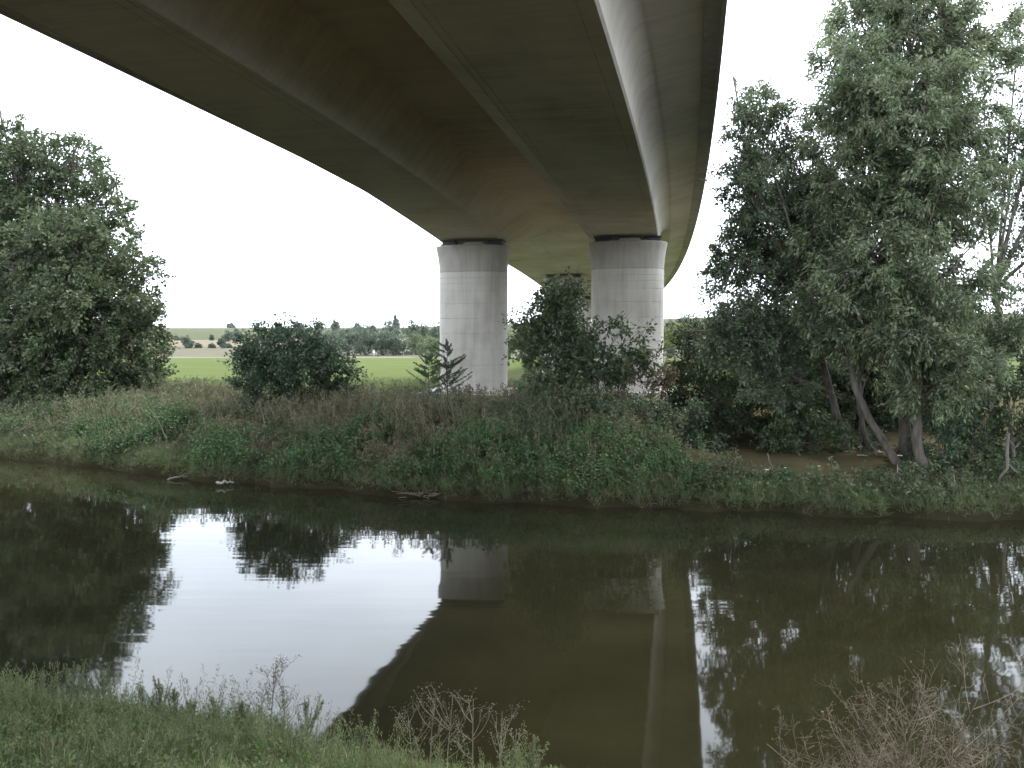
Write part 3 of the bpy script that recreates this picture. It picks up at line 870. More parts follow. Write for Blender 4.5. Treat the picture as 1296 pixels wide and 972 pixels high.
# feathery sapling pair in front of the left pier
def feathery(lab, px, py_top, D_, half_px, seed):
    rng = np.random.default_rng(seed)
    x = at(px, 486, D_)[0]; z0 = float(gz(x, D_)); zt = at(px, py_top, D_)[2]
    base = np.array([x, D_, z0]); H = zt - z0; hw = half_px * D_ / FPX
    wb = Buf(); wb.tube(np.array([base + [0.02 * math.sin(i), 0, H * i / 8] for i in range(9)]), np.linspace(0.035, 0.006, 9), 6)
    LV, LF, off = [], [], 0
    for k in range(34):
        h = rng.uniform(0.22, 0.97); a = rng.uniform(0, 2 * math.pi)
        ln = hw * (1.15 - h * 0.75) * rng.uniform(0.7, 1.1)
        s_ = base + [0, 0, H * h]
        e = s_ + np.array([math.cos(a) * ln, math.sin(a) * ln, ln * rng.uniform(0.3, 0.7)])
        br = bez(s_, (s_ + e) / 2 - [0, 0, 0.08 * ln], e, 7)
        wb.tube(br, np.linspace(0.012, 0.004, 7), 4)
        n = 120
        tpar = rng.uniform(0.15, 1.0, n)
        pos = np.stack([np.interp(tpar, np.linspace(0, 1, 7), br[:, c]) for c in range(3)], -1)
        ax = unit(e - s_) * 0.8 + rng.normal(size=(n, 3)) * 0.7
        v, f = leaf_quads(pos, ax, 0.10 * (1.1 - 0.5 * tpar), 0.022, rng)
        LV.append(v - base); LF.append(f + off); off += len(v)
    root = empty('feathery_sapling', base, lab, 'sapling', 'feathery saplings by the left pier')
    wb.build('stem', M['bark'], root, True, base)
    mesh_obj('foliage', np.concatenate(LV), np.concatenate(LF), M['spruce'], root)


feathery('feathery sapling partly in front of the left edge of the left pier', 566, 436, 31, 38, 51)
feathery('smaller feathery sapling against the meadow, left of the pier', 543, 450, 30.5, 34, 52)

# ------------------------------------------------------------------ far trees
far = [  # x, top y, half width px, D, lab, mat
    (420, 412, 28, 212, 'dense far tree just behind the right side of the round shrub', 'far'),
    (440, 409, 28, 216, 'broad far tree at the left end of the path', 'far'),
    (462, 408, 26, 214, 'far tree standing directly behind the two walkers', 'far'),
    (485, 414, 24, 216, 'far tree right of the walkers in the dark row', 'far'),
    (505, 416, 22, 215, 'dark far tree at the right end of the row', 'far'),
    (398, 418, 20, 222, 'far tree half hidden by the round shrub crown', 'far'),
    (500, 399, 6, 420, 'slim tall far tree breaking the skyline', 'far'),
    (490, 408, 16, 400, 'distant dark tree below the slim skyline tree', 'far'),
    (522, 405, 9, 240, 'narrow far tree left of the skyline pair', 'far'),
    (537, 401, 14, 236, 'tallest far tree close to the left pier', 'far'),
    (552, 406, 12, 232, 'far tree touching the left pier edge', 'far'),
    (530, 420, 18, 220, 'pale green far tree left of the left pier', 'farlight'),
    (545, 426, 20, 200, 'light green bushy tree at the foot of the far row', 'farlight'),
    (425, 406, 7, 560, 'little round tree on the ridge above the row', 'far'),
    (405, 408, 6, 620, 'small ridge tree above the round shrub', 'far'),
    (452, 410, 10, 520, 'ridge thicket above the middle of the row', 'far'),
    (380, 409, 9, 560, 'ridge tree behind the round shrub top', 'far'),
    (470, 412, 12, 460, 'hazy thicket behind the row of trees', 'far'),
    (293, 410, 5, 1050, 'lone bush on the skyline of the left hill', 'far'),
    (238, 426, 8.5, 300, 'round field tree with bare trunk in the left gap', 'far'),
    (281, 428, 6, 300, 'small field tree next to the round shrub in the left gap', 'far'),
    (224, 426, 4, 480, 'small hedge tree left in the far hedge line', 'far'),
    (232, 427, 3, 480, 'tiny hedge bush beside the left hedge tree', 'far'),
    (269, 425, 2.5, 480, 'single small bush in the middle of the far hedge', 'far'),
    (290, 420, 8, 450, 'grey hedge tree above the round shrub left side', 'far'),
    (300, 418, 9, 440, 'larger hedge tree beside the round shrub', 'far'),
    (240, 438.5, 3.2, 305, 'low field bush below the round field tree', 'far'),
    (252, 438.5, 5, 306, 'wide low field bush right of the round field tree', 'far'),
    (269, 437, 4.2, 304, 'low bush in the middle of the field edge', 'far'),
    (290, 436.5, 4, 303, 'low bush at the right of the field edge', 'far'),
    (851, 402, 14, 230, 'far tree beside the right pier edge', 'far'),
    (878, 400, 18, 210, 'far dark tree between the right pier and the poplar', 'far'),
    (905, 403, 18, 215, 'far tree under the lowest poplar twigs', 'far'),
    (940, 402, 20, 220, 'far tree behind the dense dark shrub', 'far'),
    (665, 408, 18, 190, 'far tree seen between the piers behind the young ash', 'farlight'),
    (645, 420, 14, 180, 'light far tree right of the left pier', 'farlight'),
    (1275, 402, 20, 160, 'light green far bush under the right edge tree', 'farlight'),
    (1250, 404, 16, 170, 'far bush left of the right frame edge', 'far'),
    (920, 398, 24, 260, 'tall far tree rising behind the dark shrubs', 'far'),
    (865, 399, 16, 280, 'rounded far tree between pier and poplar skyline', 'far'),
    (845, 404, 14, 190, 'far bushy tree touching the right pier', 'far'),
    (990, 404, 26, 200, 'far tree glimpsed through the poplar foot', 'far'),
]
for i, (x, yt, hw, D_, lab, mt) in enumerate(far):
    rng = np.random.default_rng(200 + i)
    X = at(x, 486, D_)[0]; z0 = float(gz(X, D_)); zt = at(x, yt, D_)[2]
    k = D_ / FPX; H = max(zt - z0, 1.2); w = hw * k
    trunkless = ('bush' in lab) or H < w * 2.2 or D_ < 240
    c0 = -0.06 if D_ < 240 else (0.08 if trunkless else 0.22)
    lobes = []
    for q_ in range(5):
        hh = (0.25, 0.45, 0.5, 0.65, 0.82)[q_]
        zc_ = z0 + H * (c0 + (1 - c0) * hh)
        ww = w * (0.62, 0.7, 0.66, 0.6, 0.42)[q_]
        lobes.append((np.array([X + rng.uniform(-.42, .42) * w * (1 - 0.5 * hh), D_ + rng.uniform(-.4, .4) * w, zc_]), np.array([ww, ww, max(H * 0.22, 0.25)]), 1.0))
    lf = max(0.28, D_ / FPX * 2.0)
    cr_ = max(0.5, min(w, H) * 0.2)
    vol = sum(4.19 * l[1].prod() for l in lobes)
    nl = np.clip(700 + hw * 200, 500, 5200)
    v, f, wood = crown_and_wood(lobes, rng, lf, lf * 0.62, nl / vol, cr_, (X, D_, z0), max(0.12, H * 0.022), 0.15, 5, twigs=False, min_cl=7)
    v[:, 2] = np.maximum(v[:, 2], gz(v[:, 0], v[:, 1]) + 0.05)
    root = empty('far_bush' if 'bush' in lab else 'far_tree', (X, D_, z0), lab, 'bush' if 'bush' in lab else 'tree', 'trees and bushes across the meadow')
    o_ = np.array([X, D_, z0])
    wood.build('trunk', M['bark'], root, True, o_)
    mesh_obj('crown', v - o_, f, M[mt], root)
tree('sunlit_shrub', 'yellow green shrub catching light beside the right pier', 'shrub',
     [(848, 425, 14, 12), (862, 418, 12, 9), (842, 432, 10, 8)], 62.0, 850, 'sunny', (0.24, 0.13), 60, 0.4, 0.06, 61)

# two walkers on the path
def person(px, D_, lab, shirt, seed, step):
    x = at(px, 486, D_)[0]; z0 = float(gz(x, D_)) + 0.02
    me = bpy.data.meshes.new('person')
    J = [(0, 0, .95), (0, 0, 1.2), (0, 0, 1.42), (0, 0, 1.52), (0, -.02, 1.68), (.19, 0, 1.40), (.25, .05 * step, 1.12), (.24, .14 * step, .88), (-.19, 0, 1.40), (-.25, -.05 * step, 1.12), (-.24, -.12 * step, .88),
         (.1, 0, .9), (.11, -.12 * step, .5), (.11, -.16 * step, .06), (.11, -.30 * step if step > 0 else .1, .03), (-.1, 0, .9), (-.11, .12 * step, .5), (-.11, .22 * step, .08), (-.11, .1 * step, .03)]
    E_ = [(0, 1), (1, 2), (2, 3), (3, 4), (2, 5), (5, 6), (6, 7), (2, 8), (8, 9), (9, 10), (0, 11), (11, 12), (12, 13), (13, 14), (0, 15), (15, 16), (16, 17), (17, 18)]
    rad = [.15, .15, .15, .06, .11, .07, .05, .04, .07, .05, .04, .09, .065, .045, .04, .09, .065, .045, .04]
    me.from_pydata(J, E_, [])
    me.materials.append(shirt)
    o = bpy.data.objects.new('person', me); COL.objects.link(o)
    o.location = (x, D_, z0)
    sk = o.modifiers.new('skin', 'SKIN'); o.modifiers.new('sub', 'SUBSURF').levels = 1
    o.modifiers['sub'].render_levels = 1
    for i_, r_ in enumerate(rad): me.skin_vertices[0].data[i_].radius = (r_, r_ * 0.8)
    me.skin_vertices[0].data[0].use_root = True
    tag(o, lab, 'person', 'walkers on the far path')


def body_mat(name, top, legs, skin):
    m, t, b, out = base_mat(name)
    tcn = N(t, 'ShaderNodeTexCoord'); sp_ = N(t, 'ShaderNodeSeparateXYZ'); t.links.new(tcn.outputs['Object'], sp_.inputs[0])
    dv_ = N(t, 'ShaderNodeMath', operation='DIVIDE'); dv_.inputs[1].default_value = 2.0; t.links.new(sp_.outputs['Z'], dv_.inputs[0])
    r = ramp(t, [(0.0, (0.03, 0.03, 0.03)), (0.05, legs), (0.47, top), (0.755, skin), (0.82, (0.05, 0.04, 0.03))], 'CONSTANT')
    t.links.new(dv_.outputs[0], r.inputs['Fac']); t.links.new(r.outputs['Color'], b.inputs['Base Color'])
    b.inputs['Roughness'].default_value = 0.9
    return m


person(473.5, 200, 'walker in a white top on the far path', body_mat('clothes_white', (0.8, 0.8, 0.8), (0.35, 0.35, 0.34), (0.4, 0.28, 0.22)), 1, 1)
person(478.8, 199, 'walker in dark clothes on the far path', body_mat('clothes_dark', (0.05, 0.055, 0.075), (0.03, 0.03, 0.04), (0.3, 0.21, 0.17)), 2, -1)

# ------------------------------------------------------------------ bank vegetation (uncountable: stuff)
def weeds(name, label, cat, P, H, rng, mat, nleaf, L, Wd, up, tip=0.5, stems=True, spread=0.22, stem_w=0.012):
    """plants at P (n,2), height H: upright stems with many leaves along them, one object"""
    n = len(P)
    z0 = gz(P[:, 0], P[:, 1]) - 0.03
    base = np.stack([P[:, 0], P[:, 1], z0], -1)
    leanv = rng.normal(size=(n, 3)) * [0.2, 0.2, 0] + [0, 0, 1]
    topv = base + unit(leanv) * H[:, None]
    LV, LF, off = [], [], 0
    idx = np.repeat(np.arange(n), nleaf); k = len(idx)
    tpar = rng.uniform(0.12, 1.0, k) ** 0.8
    br = rng.normal(size=(k, 3)) * [1, 1, 0.5]
    pos = base[idx] + (topv - base)[idx] * tpar[:, None] + unit(br) * (spread * H[idx] * (1.15 - tpar ** 1.5) * rng.random(k) ** 0.7)[:, None]
    pos[:, 2] = np.maximum(pos[:, 2], z0[idx] + 0.04)
    ax = unit(br) * (1 - up) + np.array([0, 0, 1]) * up + rng.normal(size=(k, 3)) * 0.3
    Lr = L * rng.uniform(0.6, 1.3, k) * (1.15 - tip * tpar)
    v, f = leaf_quads(pos, ax, Lr, Wd * rng.uniform(0.7, 1.3, k), rng, 0.3)
    LV.append(v); LF.append(f); off = len(v)
    if stems:
        sd_ = unit(rng.normal(size=(n, 3)) * [1, 1, 0]) * stem_w
        v = np.stack([base - sd_, base + sd_, topv + sd_ * 0.3, topv - sd_ * 0.3], 1).reshape(-1, 3)
        LV.append(v); LF.append(np.arange(n * 4).reshape(-1, 4) + off)
    return tag(mesh_obj(name, np.concatenate(LV), np.concatenate(LF), M[mat]), label, cat, kind='stuff')


rng = np.random.default_rng(77)


def scatter(n, x0, x1, t0, t1, rng):
    x = rng.uniform(x0, x1, n); tt = rng.uniform(t0, t1, n)
    return np.stack([x, y_far(x) + tt / 0.94], -1), tt


def inside_bare(P, m_=0.0):
    return ((P[:, 0] - 8.0) / (2.3 + m_)) ** 2 + ((P[:, 1] - 22.9) / (1.0 + m_)) ** 2 < 1


def vn(P, s, ph):      # smooth value pattern for patches
    x, y = P[:, 0] * s, P[:, 1] * s
    return np.sin(x * 1.3 + ph) * np.cos(y * 1.1 - ph) + 0.6 * np.sin(x * 2.7 - y * 1.9 + 2 * ph) + 0.35 * np.sin(x * 5.1 + y * 4.3 + ph)


# olive and brown weeds on the slope
P, tt = scatter(9200, -26, 11, 0.35, 9.5, rng)
P2, tt2 = scatter(900, -26, 11, 9.5, 17.5, rng)
P = np.concatenate([P, P2]); tt = np.concatenate([tt, tt2])
keep = ~inside_bare(P, 0.6) & (P[:, 1] < 43.5) & ~((P[:, 0] > 4.8) & (tt > 2.2))
P, tt = P[keep], tt[keep]
pick = vn(P, 0.35, 1.0) + rng.normal(size=len(P)) * 0.45 + np.where((P[:, 0] > -13) & (P[:, 0] < 1), 0.45, -0.5)
Hh = rng.uniform(0.55, 1.2, len(P)) * np.clip(0.8 + vn(P, 0.6, 2.2) * 0.2, 0.5, 1.15)
Hh *= np.interp(P[:, 0], [-26, -14, -12.2, -11.2, -8.8, -7.8, -3, -1.8, -0.6, 1], [1, 0.85, 0.8, 0.55, 0.55, 0.85, 0.85, 0.62, 0.62, 1]) * np.interp(tt, [0, 2, 4], [.42, .62, .92])
Hh *= np.clip(1.0 + 0.32 * vn(P, 1.9, 0.7), 0.55, 1.5)
br_ = pick > np.where(P[:, 0] < -10, 0.55, 0.2)
weeds('olive_weeds', 'tangle of olive green weeds over the far bank slope', 'weeds', P[~br_], Hh[~br_], rng, 'olive', 22, 0.15, 0.042, 0.45)
weeds('dry_brown_weeds', 'band of brown seeding weeds along the far bank crest', 'weeds', P[br_], Hh[br_] * 1.05, rng, 'brownweed', 24, 0.14, 0.036, 0.6, spread=0.2)
Ps, ts_ = scatter(420, -17, 4.5, 1.2, 5.0, rng)
weeds('dry_stems', 'thin dry upright stems among the far bank weeds', 'weeds', Ps, rng.uniform(0.6, 1.05, len(Ps)) * np.interp(ts_, [0, 2, 4], [.55, .75, 1]), rng, 'drystem', 16, 0.16, 0.012, 0.85, stem_w=0.009, spread=0.12)
# nettles low on the slope, mostly below the bridge and to the right
P, tt = scatter(6000, -20, 8.5, 0.25, 4.0, rng)
w_ = vn(P, 0.5, 0.4) + rng.normal(size=len(P)) * 0.4 + np.where(P[:, 0] > -5, 0.55, -0.25) - np.clip(tt - 2.2, 0, 3) * 0.6
keep = (w_ > 0.0) & ~inside_bare(P, 0.25)
P = P[keep]
weeds('nettles', 'deep green nettles on the lower far bank', 'nettles', P, np.interp(P[:, 0], [4.5, 6, 10], [1, .42, .42]) * rng.uniform(0.3, 0.8, len(P)) * np.clip(0.95 + 0.3 * vn(P, 1.6, 3.1), 0.5, 1.4), rng, 'nettle', 23, 0.105, 0.054, 0.12, spread=0.3)
# grass fringe along the far waterline
P, tt = scatter(8000, -22, 13, 0.02, 1.15, rng)
keep = ~inside_bare(P, 0.1) & (rng.random(len(P)) < np.where(P[:, 0] > 8.6, 0.7, 1.0))
P = P[keep]
weeds('bank_grass', 'fringe of grass along the far waterline', 'grass', P, rng.uniform(0.10, 0.28, len(P)), rng, 'bankgrass', 8, 0.22, 0.012, 0.65, tip=0.2, stems=False, spread=0.4)
# tufts at the near edge of the meadow
P = np.stack([rng.uniform(-26, 22, 3200), rng.uniform(42.5, 56, 3200)], -1)
weeds('meadow_edge_grass', 'longer grass along the near edge of the meadow', 'grass', P, rng.uniform(0.12, 0.32, len(P)), rng, 'grass', 8, 0.28, 0.022, 0.75, tip=0.2, stems=False, spread=0.4)
# right end of the bank under the trees
P, tt = scatter(520, 8.6, 15, 0.5, 5, rng)
P = P[~inside_bare(P, 0.4)]
weeds('shade_weeds', 'sparse weeds in the shade under the right trees', 'weeds', P, rng.uniform(0.2, 0.55, len(P)), rng, 'dark', 22, 0.13, 0.05, 0.3)

# near bank grass: only as far up the slope as the picture (and a step beside it) shows
def in_view(P, h):
    z = gz(P[:, 0], P[:, 1]) + h - CAMZ
    d = P[:, 1] * CP - z * SP
    v_ = 486 - FPX * (P[:, 1] * SP + z * CP) / d
    u_ = 648 + FPX * P[:, 0] / d
    return P[(v_ < 1040) & (u_ > -160) & (u_ < 1450)]


x = rng.uniform(-7.5, 4.5, 21000); s_ = rng.uniform(-0.05, 3.6, 21000)
P = np.stack([x, y_near(x) - s_ / 0.94], -1)
P = in_view(P, 0.25)
dn = np.clip(1.15 - (P[:, 0] + 1.0) * 0.22, 0.3, 1.0)
P = P[rng.random(len(P)) < dn]
weeds('near_grass', 'rough grass on the near bank at the lower left', 'grass', P, rng.uniform(0.10, 0.30, len(P)) * np.clip(0.66 - P[:, 0] * 0.045, 0.5, 1.0) * np.clip(1 + 0.35 * vn(P, 2.2, 0.3), 0.5, 1.5), rng, 'neargrass', 8, 0.17, 0.0045, 0.75, tip=0.3, stems=False, spread=0.35)
x = rng.uniform(-7.5, 1.6, 3000); s_ = rng.uniform(0.05, 3.0, 3000)
P = np.stack([x, y_near(x) - s_ / 0.94], -1)
P = in_view(P, 0.35)
weeds('near_weeds', 'small leafy weeds among the near bank grass', 'weeds', P, rng.uniform(0.2, 0.5, len(P)) * np.clip(0.6 - (P[:, 0] + 3) * 0.09, 0.45, 0.9) * np.clip(1 + 0.4 * vn(P, 2.0, 1.3), 0.5, 1.6), rng, 'mugwort', 36, 0.05, 0.0095, 0.55, stem_w=0.003)


x = rng.uniform(-7.5, -3.3, 190); s_ = rng.uniform(0.05, 2.2, 190)
P = np.stack([x, y_near(x) - s_ / 0.94], -1)
P = in_view(P, 0.5)
weeds('near_tall_weeds', 'taller feathery weeds on the near bank at the left', 'weeds', P, rng.uniform(0.35, 0.75, len(P)) * np.clip(0.65 - (P[:, 0] + 4) * 0.2, 0.45, 0.9), rng, 'mugwort', 150, 0.04, 0.007, 0.7, stem_w=0.003, spread=0.13)
x = rng.uniform(-4.8, 0.2, 230); s_ = rng.uniform(0.05, 1.3, 230)
P = np.stack([x, y_near(x) - s_ / 0.94], -1)
P = in_view(P, 0.4)
weeds('near_spiky_weeds', 'thin spiky weeds standing above the near bank grass', 'weeds', P, rng.uniform(0.32, 0.7, len(P)), rng, 'mugwort', 90, 0.036, 0.006, 0.8, stem_w=0.003, spread=0.16)
x = rng.uniform(-7.5, 2.0, 2600); s_ = rng.uniform(0.3, 3.4, 2600)
P = np.stack([x, y_near(x) - s_ / 0.94], -1)
P = in_view(P, 0.2)
weeds('near_clover', 'low broad leaved plants in the near bank grass', 'weeds', P, rng.uniform(0.12, 0.28, len(P)) * np.clip(1.0 - P[:, 0] * 0.06, 0.8, 1.4), rng, 'nearleaf', 24, 0.05, 0.024, 0.2, stem_w=0.002, spread=0.5)

# ------------------------------------------------------------------ single plants of the near bank
def stalk_plant(name, lab, cat, px, py_top, D_, nbr, half_px, mat_leaf, mat_stem, nleaf, L, Wd, seed, group, head=False, lo=0.25):
    rng = np.random.default_rng(seed)
    x = at(px, 486, D_)[0]; z0 = float(gz(x, D_)); zt = at(px, py_top, D_)[2]
    base = np.array([x, D_, z0]); H = max(zt - z0, 0.25); hw = half_px * D_ / FPX
    wb = Buf(); LV, LF, off = [], [], 0
    lean = rng.normal() * 0.06
    main = np.array([base + [lean * H * u, 0.02 * math.sin(4 * u), H * u] for u in np.linspace(-0.03, 1, 9)])
    wb.tube(main, np.linspace(0.007, 0.0025, 9), 5)
    tips = [(main, main[-1])]
    for k in range(nbr):
        h = rng.uniform(lo, 0.92); a = rng.uniform(0, 2 * math.pi)
        s_ = np.array([np.interp(h, np.linspace(0, 1, 9), main[:, c]) for c in range(3)])
        if head:
            ln = hw * rng.uniform(0.6, 1.15) * (1.15 - 0.6 * h)
            e = s_ + np.array([math.cos(a) * ln, math.sin(a) * ln * 0.8, ln * rng.uniform(0.9, 1.6)])
        else:
            ln = H * (1 - h) * rng.uniform(0.5, 0.95); tl = rng.uniform(0.25, 0.6)
            e = s_ + np.array([math.cos(a) * tl, math.sin(a) * tl * 0.8, 1.0]) * ln
        e[2] = min(e[2], zt + 0.03)
        br = bez(s_, s_ + (e - s_) * [0.6, 0.6, 0.3], e, 6)
        wb.tube(br, np.linspace(0.004, 0.0016, 6), 4)
        tips.append((br, e))
        if head:
            for q_ in range(3):
                e2 = e + rng.normal(size=3) * [0.05, 0.05, 0.02] + [0, 0, 0.06]
                wb.tube(np.array([br[4], (br[4] + e2) / 2 + [0, 0, 0.01], e2]), [0.002, 0.0016, 0.0012], 3)
                tips.append((np.array([e2 - [0, 0, 0.01], e2]), e2))
    for br, e in tips:
        n = nleaf
        if not head: n = int(nleaf * min(1.5, np.linalg.norm(br[-1] - br[0]) / 0.22 + 0.2))
        if head:
            pos = e + rng.normal(size=(n, 3)) * [0.028, 0.028, 0.012]
            ax = rng.normal(size=(n, 3)) + [0, 0, 0.7]
        else:
            u = rng.uniform(0.1, 1.0, n)
            pos = np.stack([np.interp(u, np.linspace(0, 1, len(br)), br[:, c]) for c in range(3)], -1)
            ax = unit(br[-1] - br[0]) * 0.9 + rng.normal(size=(n, 3)) * 0.6
        v, f = leaf_quads(pos, ax, L * rng.uniform(0.6, 1.2, n), Wd, rng)
        LV.append(v - base); LF.append(f + off); off += len(v)
    root = empty(name, base, lab, cat, group)
    wb.build('stem', M[mat_stem], root, True, base)
    fo = mesh_obj('seed_head' if head else 'foliage', np.concatenate(LV), np.concatenate(LF), M[mat_leaf], root)
    if head: fo['kind'] = 'stuff'


for i, (px, pt, D_, lab) in enumerate([
        (172, 868, 7.6, 'mugwort stem with upright side shoots at the left gap of the water'),
        (192, 858, 7.7, 'tallest mugwort shoot before the bright water reflection'),
        (212, 872, 7.6, 'right hand mugwort shoot of the pointed trio'),
        (236, 884, 7.5, 'short mugwort between the pointed trio and the dark stalk'),
        (264, 882, 7.5, 'thin mugwort left of the tall dark stalk'),
        (295, 888, 7.4, 'low mugwort just left of the tall dark stalk'),
        (385, 882, 7.3, 'bushy mugwort right of the tall dark stalk'),
        (120, 850, 7.8, 'mugwort in front of the left tree reflection'),
        (80, 836, 7.9, 'tall mugwort near the left frame edge'),
        (45, 846, 8.0, 'mugwort second from the left frame edge'),
        (12, 858, 8.0, 'mugwort at the very left frame edge'),
        (450, 918, 7.0, 'small mugwort left of the brown umbels'),
        (672, 930, 6.4, 'grey green mugwort right of the brown umbels'),
        (650, 948, 6.3, 'short mugwort at the right end of the near grass')]):
    stalk_plant('mugwort_plant', lab, 'weed', px, pt, D_ + 0.5, 12, 24, 'mugwort', 'greenstem', 60, 0.032, 0.0065, 300 + i, 'mugwort plants on the near bank')
stalk_plant('seed_stalk', 'tall dark seed stalk standing against the bright water', 'weed', 334, 845, 7.9, 12, 26, 'seed', 'twig', 9, 0.018, 0.012, 330, 'dry stalks on the near bank', head=True)
stalk_plant('seed_stalk', 'thin seed stalk leaning beside the tall dark one', 'weed', 352, 868, 7.9, 7, 20, 'seed', 'twig', 8, 0.016, 0.010, 331, 'dry stalks on the near bank', head=True)
for i, (px, pt, D_, lab) in enumerate([(540, 884, 6.7, 'left brown umbel plant with a wide dry head'), (560, 878, 6.7, 'thin tall umbel stem rising between the brown heads'),
                                       (596, 884, 6.6, 'middle brown umbel plant with pale stem'), (632, 900, 6.5, 'right brown umbel plant with forked top'), (520, 905, 6.7, 'low brown umbel at the left of the dry clump')]):
    stalk_plant('umbel_plant', lab, 'dry plant', px, pt, D_ + 0.4, 7, 30, 'seed', 'stem', 7, 0.014, 0.009, 340 + i, 'dry umbels on the near bank', head=True, lo=0.35)

# dry twig bush at lower right
def twig_bush(lab, px, py_top, D_, half_px, seed, n0=16):
    rng = np.random.default_rng(seed)
    x = at(px, 486, D_)[0]; z0 = float(gz(x, D_)); zt = at(px, py_top, D_)[2]
    base = np.array([x, D_, z0 - 0.05]); H = zt - z0; hw = half_px * D_ / FPX
    wb = Buf(); sg = Buf(); LV = []
    def grow(p, d, ln, r, lev):
        n = 8 if lev == 0 else 5
        pts = [p]
        dd = d.copy()
        for _ in range(n - 1):
            dd = unit(dd + rng.normal(size=3) * 0.13 + [0, 0, 0.03])
            pts.append(pts[-1] + dd * ln / (n - 1))
        pts = np.array(pts)
        wb.tube(pts, np.linspace(r, max(r * 0.4, 0.0009), n), 5 if lev == 0 else 3)
        if lev < 3:
            for q_ in range((14, 6, 3)[lev]):
                u = rng.uniform(0.12, 0.97)
                p0 = np.array([np.interp(u, np.linspace(0, 1, n), pts[:, c]) for c in range(3)])
                ax = unit(np.cross(dd, rng.normal(size=3)))
                nd = unit(dd * rng.uniform(0.45, 0.8) + ax * rng.uniform(0.6, 0.95))
                grow(p0, nd, ln * (0.62 - 0.42 * u) * rng.uniform(0.7, 1.2), max(r * 0.5, 0.0010), lev + 1)
        else:
            LV.append(pts[-1])
    for k in range(n0):
        a = rng.uniform(0, 2 * math.pi); sp_ = (k + 0.3) / n0 * 0.8
        d = unit(np.array([math.cos(a) * sp_ * hw / H * 1.3, math.sin(a) * sp_ * 0.5, 1.0]))
        grow(base + [rng.uniform(-.12, .12), rng.uniform(-.1, .1), 0], d, H * (1.0 - 0.35 * sp_) * rng.uniform(0.85, 1.0), 0.006, 0)
    root = empty('dry_bush', base, lab, 'bush', 'dry twig bushes on the near bank')
    wb.build('branches', M['twig'], root, True, base)
    tp = np.array(LV); tp = tp[rng.random(len(tp)) < 0.5]
    v, f = leaf_quads(tp, rng.normal(size=tp.shape), 0.02, 0.008, rng)
    mesh_obj('dry_leaves', v - base, f, M['seed'], root)


twig_bush('large bare brown twig bush at the lower right before the water', 1150, 802, 5.3, 95, 401, 7)
twig_bush('lower tangle of bare twigs right of the large twig bush', 1225, 868, 5.1, 80, 402, 4)
twig_bush('small bare twig bush at the lower right corner', 1290, 920, 4.9, 60, 403, 3)

# ------------------------------------------------------------------ driftwood, roots, litter on the far bank
def stick(name, lab, cat, pts, r0, mat, group=None, extra=()):
    P = np.array(pts, float)
    tt = np.linspace(0, len(P) - 1, 10)
    Q = np.stack([np.interp(tt, np.arange(len(P)), P[:, k]) for k in range(3)], -1)
    Q[1:-1] += np.random.default_rng(len(lab)).normal(size=(8, 3)) * r0 * 0.4
    wb = Buf(); wb.tube(Q, np.linspace(r0, r0 * 0.5, 10), 7)
    for e in extra:
        wb.tube(np.array(e, float), np.linspace(r0 * 0.6, r0 * 0.2, len(e)), 5)
    return tag(wb.build(name, M[mat], None, True), lab, cat, group)


a_ = at(274, 612, 23.55); b_ = at(296, 610.5, 23.7)
stick('driftwood', 'pale flat driftwood piece lying at the water edge, left of centre', 'driftwood', [a_ + [0, 0, .0], (a_ + b_) / 2 + [0, 0, .03], b_], 0.045, 'driftwood', 'driftwood at the waterline')
a_ = at(212, 608, 24.6); b_ = at(240, 603, 24.9)
stick('driftwood', 'dark branch with twigs in the grass at the left waterline', 'driftwood', [a_, (a_ + b_) / 2 + [0, 0, .06], b_], 0.04, 'bark_pale', 'driftwood at the waterline',
      [[(a_ + b_) / 2, (a_ + b_) / 2 + [.2, 0, .16]], [a_ * .3 + b_ * .7, b_ + [.1, 0, .2]]])
# clump of dead reed at the water edge
rng = np.random.default_rng(91)
wb = Buf()
c_ = at(542, 632, 21.35); c_[1] = float(y_far(c_[0])) + 0.05; c_[2] = 0.03
for k in range(60):
    s_ = c_ + [rng.uniform(-.65, .65), rng.uniform(-.1, .25), rng.uniform(0, .07)]
    e = s_ + [rng.normal() * .28, rng.normal() * .12, rng.uniform(-.03, .10)]
    wb.tube(np.array([s_, (s_ + e) / 2 + [0, 0, rng.uniform(0, .08)], e]), [0.012, 0.01, 0.005], 4)
tag(wb.build('dead_reeds', M['twig'], None, True), 'low clump of bleached dead reeds at the waterline below the piers', 'reeds')
# roots and dead branches right
D_ = 20.6
stick('dead_branch', 'tall pale dead branch hanging to the water at the far right', 'branch', [at(1276, 548, D_), at(1276, 590, D_), at(1262, 610, D_), at(1266, 630, D_), at(1252, 645, D_), at(1246, 663, D_ - .6)], 0.04, 'bark_pale', 'dead wood on the right bank',
      [[at(1276, 588, D_), at(1288, 600, D_), at(1300, 606, D_)], [at(1266, 628, D_), at(1272, 640, D_), at(1273, 652, D_)], [at(1276, 556, D_), at(1284, 567, D_), at(1290, 562, D_)]])
stick('dead_branch', 'pale lying branch along the waterline left of the tall dead one', 'branch', [at(1160, 658, 19.3), at(1175, 644, 19.6), at(1200, 648, 19.6), at(1226, 643, 19.8)], 0.025, 'driftwood', 'dead wood on the right bank',
      [[at(1200, 622, 20), at(1209, 612, 20), at(1207, 600, 20)], [at(1190, 630, 20), at(1206, 616, 20)]])
stick('dead_branch', 'exposed forked root at the foot of the upright trunk', 'branch', [at(1128, 610, 21.6), at(1140, 598, 21.8), at(1152, 590, 22)], 0.03, 'driftwood', 'dead wood on the right bank', [[at(1136, 600, 21.7), at(1136, 588, 21.8)]])
